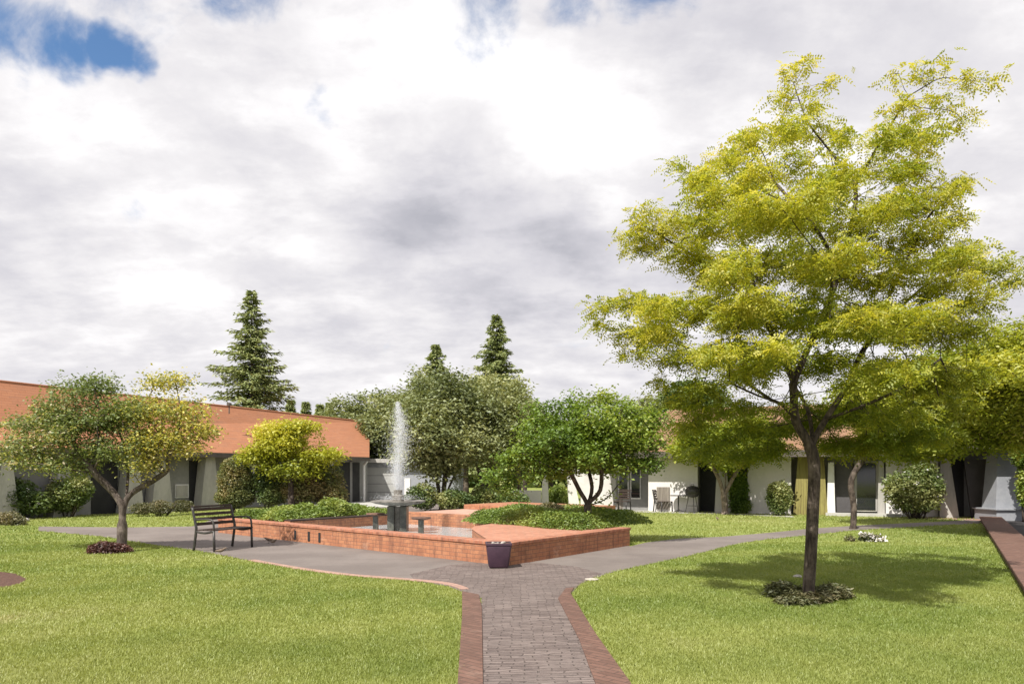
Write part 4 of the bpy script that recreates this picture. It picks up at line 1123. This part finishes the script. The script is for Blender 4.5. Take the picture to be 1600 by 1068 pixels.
ktree('multi_stem_tree', 'bright green multi-stemmed tree growing from the right corner of the brick planter', bxp, byp, 780, (920,688,112,58), 14, 2400, 0.125, 0.09,
      dict(per=12, spread=0.11, l=0.082, w=0.050, cs=2.0, thin=lambda q: np.where(clump(q, 3.5, 8) < 0.40, 0.3, 1.0)), M['bark'], L['maple'], 31, D=bb.y, z0=ZT, stems=st_pl, extra=exp_, spikes=8, frac=0.42, tips=0.55, tint_fn=lambda s_, t_: np.clip(0.1+0.75*t_, 0, 1))

# -- trees around the right wing
ktree('golden_tree', 'yellow-green tree with a slim trunk behind the big locust', 1333, 826, 760, (1450,640,155,92), 40, 4200, 0.15, 0.085,
      dict(per=14, spread=0.16, l=0.12, w=0.06, cs=1.4), M['bark'], L['locust_green'], 41, frac=0.5, tint_fn=lambda s_, t_: np.clip(0.2+0.6*t_+0.08*(s_[:, 2]-3), 0, 1), stems=lambda b: [[P(1334, 790, b.y), P(1330, 750, b.y), P(1350, 715, b.y)]], tips=0.55)
ktree('golden_tree', 'golden tree leaning in over the right edge, its trunk outside the picture', 1668, 845, 760, (1600,595,135,98), 34, 3000, 0.14, 0.12,
      dict(per=14, spread=0.15, l=0.105, w=0.055, cs=1.4), M['bark'], L['locust_green'], 43, frac=0.42, extra=[(1500,660,50,26,1.0),(1540,640,50,28,.5),(1470,690,40,16,1.5),(1540,690,46,18,1.0),(1590,690,40,20,.3)], tint_fn=lambda s_, t_: np.clip(0.22+0.6*t_, 0, 1), stems=lambda b: [[P(1664, 780, b.y), P(1650, 700, b.y)]], tips=0.55)
ktree('patio_tree', 'small tree with pinkish pale forked trunk in front of the dark patio doorway', 1133, 803, 765, (1150,690,112,44), 22, 1100, 0.17, 0.13,
      dict(per=14, spread=0.2, l=0.15, w=0.085, cs=1.2), M['bark_pale'], L['locust_green'], 45, frac=0.5, tips=0.55, tint_fn=lambda s_, t_: np.clip(0.05+0.5*t_, 0, 1),
      stems=lambda b: [[P(1131, 775, b.y), P(1122, 745, b.y), P(1105, 715, b.y)], [P(1135, 772, b.y), P(1146, 745, b.y), P(1165, 715, b.y)], [P(1133, 770, b.y+.1), P(1134, 735, b.y+.2)]])

# -- grey-green trees behind the fountain
og = 'grey-green broadleaved trees behind the fountain'
ov_ = dict(per=14, spread=0.24, l=0.18, w=0.09, cs=1.0)
ktree('olive_tree', 'tall grey-green tree with dark stems directly right of the water jet', 690, 790, 740, (692,680,72,88), 30, 1500, 0.2, 0.16, ov_, M['bark'], L['olive'], 51, D=32, frac=0.42, group=og, tips=0.55, spikes=9,
      stems=lambda b: [[P(683, 750, b.y), P(675, 715, b.y)], [P(695, 750, b.y), P(700, 710, b.y)], [P(702, 760, b.y+.3), P(722, 720, b.y+.4)]])
ktree('olive_tree', 'broad grey-green tree between the tall one and the planter tree', 760, 790, 740, (765,672,66,78), 28, 1400, 0.2, 0.16, ov_, M['bark'], L['olive'], 52, D=34, frac=0.42, group=og, tips=0.55, spikes=9,
      stems=lambda b: [[P(752, 750, b.y), P(742, 715, b.y)], [P(765, 750, b.y), P(775, 710, b.y)]])
ktree('olive_tree', 'grey-green tree overhanging the right end of the terracotta roof', 612, 785, 740, (604,682,46,56), 24, 1100, 0.24, 0.16, dict(per=13, spread=0.28, l=0.24, w=0.12, cs=1.0), M['bark'], L['olive'], 53, D=48, frac=0.42, group=og, tips=0.55, spikes=9)
ktree('olive_tree', 'paler grey-green tree rising behind the garage block', 655, 785, 740, (650,648,40,56), 20, 800, 0.26, 0.16, dict(per=13, spread=0.32, l=0.27, w=0.13, cs=1.0), M['bark'], L['olive'], 54, D=56, frac=0.42, group=og, tips=0.55, spikes=9)
ktree('background_tree', 'green tree behind the planter tree, against the brown roof', 860, 785, 740, (845,685,50,52), 18, 700, 0.3, 0.16, dict(per=13, spread=0.34, l=0.28, w=0.15, cs=1.0), M['bark'], L['maple'], 55, D=46, frac=0.5, tips=0.55)
ktree('background_tree', 'green tree showing above the ridge of the brown roof', 1060, 770, 700, (1075,628,60,36), 18, 800, 0.3, 0.2, dict(per=13, spread=0.34, l=0.28, w=0.15, cs=1.0), M['bark'], L['shrub'], 56, D=52, frac=0.5, tips=0.55)
ktree('olive_tree', 'rounder grey-green tree behind the pair beside the jet, nearest the planter tree', 810, 790, 740, (800,668,50,62), 22, 1300, 0.24, 0.15, dict(per=13, spread=0.28, l=0.22, w=0.11, cs=1.0), M['bark'], L['olive'], 57, D=42, frac=0.42, group=og, tips=0.55, spikes=9)
ktree('olive_tree', 'grey-green tree filling the gap behind the tall one and the broad one', 728, 790, 740, (728,655,56,60), 22, 1300, 0.24, 0.15, dict(per=13, spread=0.28, l=0.22, w=0.11, cs=1.0), M['bark'], L['olive'], 58, D=44, frac=0.42, group=og, tips=0.55, spikes=9)
for i, (x, y, rx, ry, D_) in enumerate(((530,668,22,40,62),(560,664,22,44,64),(592,664,24,44,66),(820,665,26,36,66),(945,690,60,70,60),(1010,660,30,40,60))):
    ktree('background_tree', ['first slim grey-green tree above the right end of the terracotta roof', 'second slim grey-green tree above the right end of the terracotta roof', 'third grey-green tree above the garage, nearest the water jet',
       'small distant tree seen right of the tall slim conifer', 'distant broad tree hidden behind the planter tree', 'distant tree at the left end of the brown roof'][i], x, 780, 740, (x, y, rx, ry), 12, 420, 0.36, 0.16,
       dict(per=13, spread=0.34, l=0.32, w=0.15, cs=1.0), M['bark'], L['olive'], 60+i, D=D_, frac=0.5, tips=0.55, spikes=5, group='distant trees beyond the houses')

# -- conifers
def conifer(label, px, top, halfw, D, seed, zfull=0.12, dens=1.0, base_hw=None, group='conifers rising behind the houses', col=0.5):
    rng_ = np.random.RandomState(seed)
    H = EYE + (HZ-top)*D/F; Rm = halfw*D/F; bx_ = (px-800)*D/F
    root = thing('conifer', (bx_, D, 0), label, 'conifer', group)
    mb = MB(); mb.tube([(bx_, D, 0), (bx_+0.05, D, H*0.5), (bx_, D, H*0.985)], [0.018*H, 0.011*H, 0.012], 8)
    ps, us, ts = [], [], []
    nl = int(52*dens); 
    for i in range(nl):
        f = zfull + (1-zfull)*(i/nl)**0.92
        z_ = H*f
        for k in range(rng_.randint(6, 10)):
            az = rng_.rand()*6.283; ln = Rm*((1-f)**0.9)*rng_.choice([0.45, 0.7, 0.95, 1.2])*(0.88+0.16*math.sin(i*1.1+seed))*rng_.uniform(0.85, 1.1) + 0.04
            d = np.array([math.cos(az), math.sin(az), 0]); m_ = max(3, int(ln/0.16))
            pts = []
            for j in range(m_+1):
                s_ = j/m_; pts.append(np.array([bx_, D, z_]) + d*ln*s_ + np.array([0, 0, -0.26*ln*s_ + 0.20*ln*s_*s_]))
            if ln > 0.6: mb.tube(pts[::2] if m_ > 3 else pts, [0.03*(1-0.8*q/len(pts)) for q in range(len(pts[::2] if m_ > 3 else pts))], 4, cap=False)
            pts = np.array(pts); side = np.cross(d, [0, 0, 1])
            for j in range(1, m_+1):
                kk = 7
                wdt = 0.26*ln*(1-abs(2*j/m_-0.9)*0.5)
                ps.append(pts[j] + side*rng_.normal(size=(kk, 1))*wdt*0.6 + rng_.normal(size=(kk, 3))*0.05*min(1, ln) + np.array([0, 0, -0.05])*rng_.rand(kk, 1))
                u_ = d + side*rng_.normal(size=(kk, 1))*0.9 + np.array([0, 0, -0.25]) + rng_.normal(size=(kk, 3))*0.25
                us.append(u_); ts.append(np.clip(np.full(kk, col + 0.25*(j/m_-0.5)) + rng_.normal(size=kk)*0.18, 0, 1))
    mb.build('trunk', M['bark'], root, smooth=True)
    ps, us, ts = np.concatenate(ps), unit(np.concatenate(us)), np.concatenate(ts)
    n = len(ps); N_ = unit(rng_.normal(size=(n, 3))*0.5 + np.array([0, 0, 1.0]))
    leaf_object('crown', [quads(rng_, ps, us, N_, rng_.uniform(0.16, 0.30, n)*D/45, rng_.uniform(0.06, 0.11, n)*D/45, ts)], L['conifer'], root)
conifer('tall broad conifer rising behind the terracotta roof on the left', 393, 450, 122, 46, 71, zfull=0.05, dens=1.3)
conifer('small pointed conifer top just right of the water jet', 681, 536, 84, 60, 72, dens=1.2)
conifer('tall slim conifer rising behind the grey-green trees', 776, 490, 98, 58, 73, dens=1.3)

for i_, (px_, tp_, hw_) in enumerate(((455, 622, 15), (478, 625, 12), (500, 629, 13), (515, 626, 12))):
    conifer(['first', 'second', 'third', 'fourth'][i_] + ' from the left in the row of tiny conifer tips above the terracotta ridge', px_, tp_, hw_*1.8, 74, 110+i_, dens=0.6, zfull=0.3, group='tiny conifer tips above the ridge')
# -- distant wood
rng = np.random.RandomState(81)
n = 60000
a_ = rng.uniform(-1.25, 1.25, n); rr = rng.uniform(88, 112, n)
hh = 4.6 + 1.6*np.sin(a_*19) + 1.3*np.sin(a_*47+1) + 0.9*np.sin(a_*113+2)
pw = np.stack([np.sin(a_)*rr, np.cos(a_)*rr, hh*rng.rand(n)**0.7*1.15], 1)
tag(leaf_object('distant_wood', [spray_leaves(rng, pw, 1, 0.2, 1.1, 0.7, 0.1, clump(pw, 0.4, 3))], L['shrub']), 'far-off belt of dark green trees along the horizon', 'wood', kind='stuff')

# ================================================================ shrubs
def B(x, y, rx, ry, D, rdk=0.9):
    c = P(x, y, D); s_ = D/F; return (tuple(c), (rx*s_, rx*s_*rdk, ry*s_))
# left
Dq = 27.5
make_bush('flowering_shrub', 'dark shrub with white flower clusters at the far left edge', 'shrub', [B(20,775,38,28,Dq), B(-30,770,40,36,Dq), B(55,785,24,20,Dq)], 9000, 0.13, 0.07, L['shrub'], seed=91, flowers=110, tint_fn=lambda p, t_: t_*0.6)
make_bush('shrub', 'rounded green shrub between the dark doorway and the white flowering shrub', 'shrub', [B(105,772,32,26,28.5), B(122,765,20,22,28.5), B(90,785,20,14,28.5)], 9000, 0.11, 0.06, L['shrub'], seed=92)
make_bush('low_shrub', 'low purple-brown clipped shrub at the foot of the left tree', 'shrub', [B(168,862,28,17,15.6), B(190,862,16,14,15.6), B(152,864,16,13,15.5)], 9000, 0.045, 0.028, L['purple'], seed=93, inner=5)
make_bush('clipped_hedge', 'tall dome-clipped brownish green bush under the eaves', 'bush', [B(368,752,27,38,29), B(366,730,20,16,29), B(368,775,30,18,29)], 16000, 0.08, 0.045, L['hedge'], seed=94, inner=6)
ktree('yellow_tree', 'bright yellow-green small tree in front of the terracotta roof', 455, 792, 745, (445,695,46,30), 12, 1200, 0.15, 0.10,
      dict(per=13, spread=0.16, l=0.12, w=0.065, cs=1.6), M['bark'], L['yellow'], 95, D=28.5, frac=0.5, tips=0.55, extra=[(430,675,34,14),(470,668,30,10),(420,705,36,14),(500,712,36,14),(400,715,30,8),(455,735,50,14)], tint_fn=lambda s_, t_: np.clip(0.15+0.55*t_+0.25*(s_[:, 2]-2.2), 0, 1))
make_bush('shrub', 'brownish green tall shrub under the right side of the yellow tree', 'shrub', [B(500,752,38,34,29.5), B(470,760,30,30,29), B(525,775,18,20,29)], 13000, 0.10, 0.05, L['hedge'], seed=96, flowers=0)
make_bush('flowering_shrub', 'dark green shrub with a small cluster of white blossom beside the domed bush', 'shrub', [B(418,752,26,26,29.2), B(425,772,22,18,29)], 8000, 0.09, 0.05, L['shrub'], seed=97, flowers=16)
make_bush('leafy_shrub', 'bright green upright shrub at the right end of the planter bed', 'shrub', [(tuple(UV(8.55, 2.3, 0.62)), (0.42, 0.42, 0.32)), (tuple(UV(8.9, 1.6, 0.56)), (0.4, 0.4, 0.24))], 7000, 0.10, 0.035, L['cover'], seed=98, z0=ZT-0.03, flat=0.0)
make_bush('round_shrub', 'small pale green mounded shrub at the foot of the planter tree', 'shrub', [(tuple(UV(1.25, 3.7, 0.52)), (0.34, 0.34, 0.22)), (tuple(UV(1.6, 3.95, 0.50)), (0.3, 0.3, 0.2))], 6000, 0.05, 0.03, L['cover'], seed=99, z0=ZT, inner=5, tint_fn=lambda p, t_: 0.4+0.6*t_)
make_bush('round_shrub', 'dark low shrub in the middle of the green mound behind the deck', 'shrub', [(tuple(UV(2.6, 5.0, 0.62)), (0.4, 0.35, 0.26))], 4500, 0.06, 0.035, L['dry'], seed=100, z0=0.1, inner=5)
make_bush('shrub', 'low dark shrubs under the grey-green trees behind the pool', 'shrub', [B(660,775,26,20,31), B(710,780,30,16,31), B(760,778,30,18,32), B(800,782,26,14,32)], 12000, 0.11, 0.06, L['shrub'], seed=101)
make_bush('round_shrub', 'round green bush framed by the white garden wall opening', 'bush', [B(872,778,16,20,38)], 5000, 0.09, 0.05, L['cover'], seed=102, inner=6)
# right
make_bush('tall_shrub', 'narrow green shrub between the pale forked tree and the white wall', 'shrub', [B(1154,770,15,34,31), B(1152,745,12,16,31), B(1156,790,17,14,31)], 9000, 0.09, 0.05, L['maple'], seed=103)
make_bush('round_shrub', 'rounded light green shrub in front of the first plain white wall', 'shrub', [B(1217,778,19,26,29.4), B(1212,765,12,12,29.4), B(1226,768,10,12,29.4)], 6500, 0.09, 0.05, L['shrub'], seed=104, tint_fn=lambda p, t_: 0.3+0.7*t_)
make_bush('large_shrub', 'big loose green and cream shrub covering the white wall right of the window', 'shrub', [B(1425,758,40,26,27.5), B(1400,765,20,24,27.5), B(1455,765,22,28,27.5), B(1430,785,34,16,27.5), B(1440,735,24,14,27.5)], 11000, 0.11, 0.06, L['shrub'], seed=105, flowers=60, stems=18, inner=2.2, tint_fn=lambda p, t_: 0.25+0.75*t_)
make_bush('climbing_plant', 'dark green climbing plant on the wall at the far right edge', 'climber', [B(1608,745,18,52,25.5), B(1604,710,22,20,25.5)], 9000, 0.09, 0.055, L['maple'], seed=106)
make_bush('fern_bed', 'dry brownish low plants ringed round the trunk of the big locust', 'plants', [B(1258,930,40,11,T0.y+0.1,1.3), B(1222,922,26,14,T0.y+0.25,1.0), B(1300,925,30,12,T0.y+0.2,1.0), B(1240,938,30,8,T0.y-0.25,0.8)], 8000, 0.065, 0.02, L['dry'], seed=107, z0=0, stems=10)
sh = make_bush('flowering_shrub', 'small shrub with creamy white blossom on the lawn behind the big locust', 'shrub', [B(1364,848,18,13,18.2), B(1352,842,10,9,18.2), B(1380,855,12,7,18.2)], 2600, 0.07, 0.045, L['dry'], seed=108, flowers=45)
make_bush('low_shrub', 'sparse dark twiggy plant left of the white-blossomed shrub', 'shrub', [B(1328,848,9,12,18.2)], 700, 0.06, 0.03, L['dry'], seed=109, stems=9)
make_bush('low_shrub', 'tangled brown plants hugging the foot of the left house wall', 'shrub', [B(250,792,18,12,29), B(222,794,18,10,29), B(285,790,16,10,30)], 4200, 0.08, 0.035, L['dry'], seed=110, tint_fn=lambda p, t_: 0.3+0.7*t_)
make_bush('low_shrub', 'dark low plants at the far left edge of the lawn', 'shrub', [B(10,812,24,14,24), B(-20,815,24,14,24), B(28,815,14,9,24)], 4200, 0.08, 0.035, L['dry'], seed=111)

# small rocks, birds and scraps
def rock(px, py, r, label, seed, z=0.0):
    rg = np.random.RandomState(seed); c = G(px, py, z); mb = MB()
    pr = [(r*0.6, -0.02), (r*0.95, r*0.15), (r, r*0.35), (r*0.75, r*0.6), (r*0.35, r*0.72), (0.001, r*0.75)]
    mb.lathe(pr, (c.x, c.y, z), 10); mb.v = [(v[0]+rg.normal()*r*0.07, v[1]+rg.normal()*r*0.07, v[2]+rg.normal()*r*0.03) for v in mb.v]
    tag(mb.build('rock', M['rock'], smooth=False), label, 'rock', 'garden rocks')
rock(38, 814, 0.16, 'pale rounded rock beside the dark plants at the far left', 1)
rock(228, 801, 0.30, 'pale rock at the foot of the left house, nearest the tree trunk', 2)
rock(258, 802, 0.22, 'smaller brownish rock right of the pale one by the left house', 3)
rock(1455, 806, 0.28, 'pale pinkish rock beside the large cream-flecked shrub', 4)
rock(1478, 808, 0.22, 'smaller pale rock right of the pinkish one by the flared pier', 5)
rock(1246, 902, 0.07, 'small grey stone just behind the locust trunk', 6)

def bird(px, py, rz, label, zz_=0.008):
    c = G(px, py, zz_); root = thing('bird', c, label, 'bird', 'small brown birds on the paving', rz=rz)
    bm_pts = [(-0.115, 0.075), (-0.08, 0.078), (-0.03, 0.078), (0.02, 0.085), (0.055, 0.105), (0.075, 0.125), (0.10, 0.128), (0.118, 0.122)]
    rad = [0.004, 0.018, 0.034, 0.036, 0.024, 0.017, 0.012, 0.002]
    mb = MB(); mb.tube([(x, 0, z_) for x, z_ in bm_pts], rad, 10); mb.build('body', M['feather'], root, world_coords=False, smooth=True, sub=1)
    for s_ in (-1, 1):
        mb = MB(); mb.tube([(0.0, s_*0.013, 0.05), (-0.004, s_*0.014, 0.025), (0.0, s_*0.014, 0.002), (0.02, s_*0.014, 0.002)], 0.0025, 5); mb.build('leg', M['slat'], root, world_coords=False)
bird(345, 866, R(20), 'small brown bird on the kerb below the garden chairs', 0.022)
bird(420, 848, R(190), 'small brown bird on the asphalt facing left, by the planter wall')
bird(427, 851, R(-30), 'small brown bird on the asphalt facing right, by the planter wall')
bird(1121, 813, R(100), 'small dark bird on the far lawn near the pale forked tree', 0.0)
c = G(925, 905, 0.008); mb = MB()
rg = np.random.RandomState(4)
mb.prism([(c.x+0.10*math.cos(a)*(1+0.3*rg.normal()*0.6), c.y+0.12*math.sin(a)*(1+0.3*rg.normal()*0.6)) for a in np.linspace(0, 6.28, 13)[:-1]], 0.010, 0.022)
tag(mb.build('scrap', M['paper'], bevel=0.003), 'pale flattened scrap lying on the paving right of the pot', 'litter')

# ================================================================ lawn blades
def in_poly(px_, py_, poly):
    c = np.zeros(len(px_), bool); n = len(poly)
    for i in range(n):
        x0, y0 = poly[i]; x1, y1 = poly[(i+1) % n]
        if y0 == y1: continue
        t_ = ((y0 > py_) != (y1 > py_)) & (px_ < (x1-x0)*(py_-y0)/(y1-y0) + x0)
        c ^= t_
    return c
rng = np.random.RandomState(7)
blk = [plaza, path_poly, xy(outer_l) + xy([G(757, 1500), G(755, 1068), G(753, 950), G(748, 930)]),
       xy([G(897, 919), G(892, 928)]) + xy(outer_r[1:]) + xy([G(1010, 1500), G(930, 1068), G(905, 1000), G(872, 936), G(884, 920)]),
       uvp([(-0.05, -0.05), (11.05, -0.05), (11.05, 12), (4.6, 12), (4.6, 4.75), (-0.05, 4.75)]), xy([kp(-5, 0), kp(Lk, 0), kp(Lk, 30), kp(-9, 30)]),
       strip(left_edge[3:32], -0.13, 0, 0), xy([G(0, 893), G(25, 896), G(42, 904), G(35, 911), G(10, 917), G(-60, 920), G(-60, 893)])]
Ps, hs = [], []
for d0, d1, n, h in ((5.2, 7.5, 260000, 0.024), (7.5, 12, 260000, 0.027), (12, 18, 150000, 0.034), (18, 33, 100000, 0.045)):
    D_ = rng.uniform(d0, d1, n)
    n = int(n*1.3); D_ = rng.uniform(d0, d1, n); x = rng.uniform(-0.95, 0.95, n)*D_ 
    ok = np.ones(n, bool)
    jx, jy = x + rng.normal(size=n)*0.018, D_ + rng.normal(size=n)*0.03
    for pg_ in blk: ok &= ~in_poly(jx, jy, pg_)
    Ps.append(np.stack([x[ok], D_[ok], np.zeros(ok.sum())], 1)); hs.append(np.full(ok.sum(), h))
Pg = np.concatenate(Ps); h = np.concatenate(hs)*rng.uniform(0.5, 1.3, len(Pg))
n = len(Pg); az = rng.rand(n)*6.283; ww = (0.0014 + 0.0006*Pg[:, 1])*rng.uniform(0.6, 1.3, n)
side = np.stack([np.cos(az), np.sin(az), np.zeros(n)], 1)*ww[:, None]
lean = np.stack([rng.normal(size=n), rng.normal(size=n), np.zeros(n)], 1)*(h*0.40)[:, None]
V = np.stack([Pg-side, Pg+side, Pg+lean+np.array([0, 0, 1])*h[:, None]], 1).reshape(-1, 3)
tg = np.clip(0.42 + 0.55*(clump(Pg, 1.3, 5)-0.5) + 0.9*(clump(Pg, 0.45, 9)-0.5) + 0.3*(clump(Pg, 5.0, 12)-0.5) + rng.normal(size=n)*0.06, 0, 1)
tag(np_mesh('grass', V, np.arange(3*n).reshape(-1, 3), M['blade'], tint=np.repeat(tg, 3)), 'short mown grass blades covering the lawns', 'grass', kind='stuff')
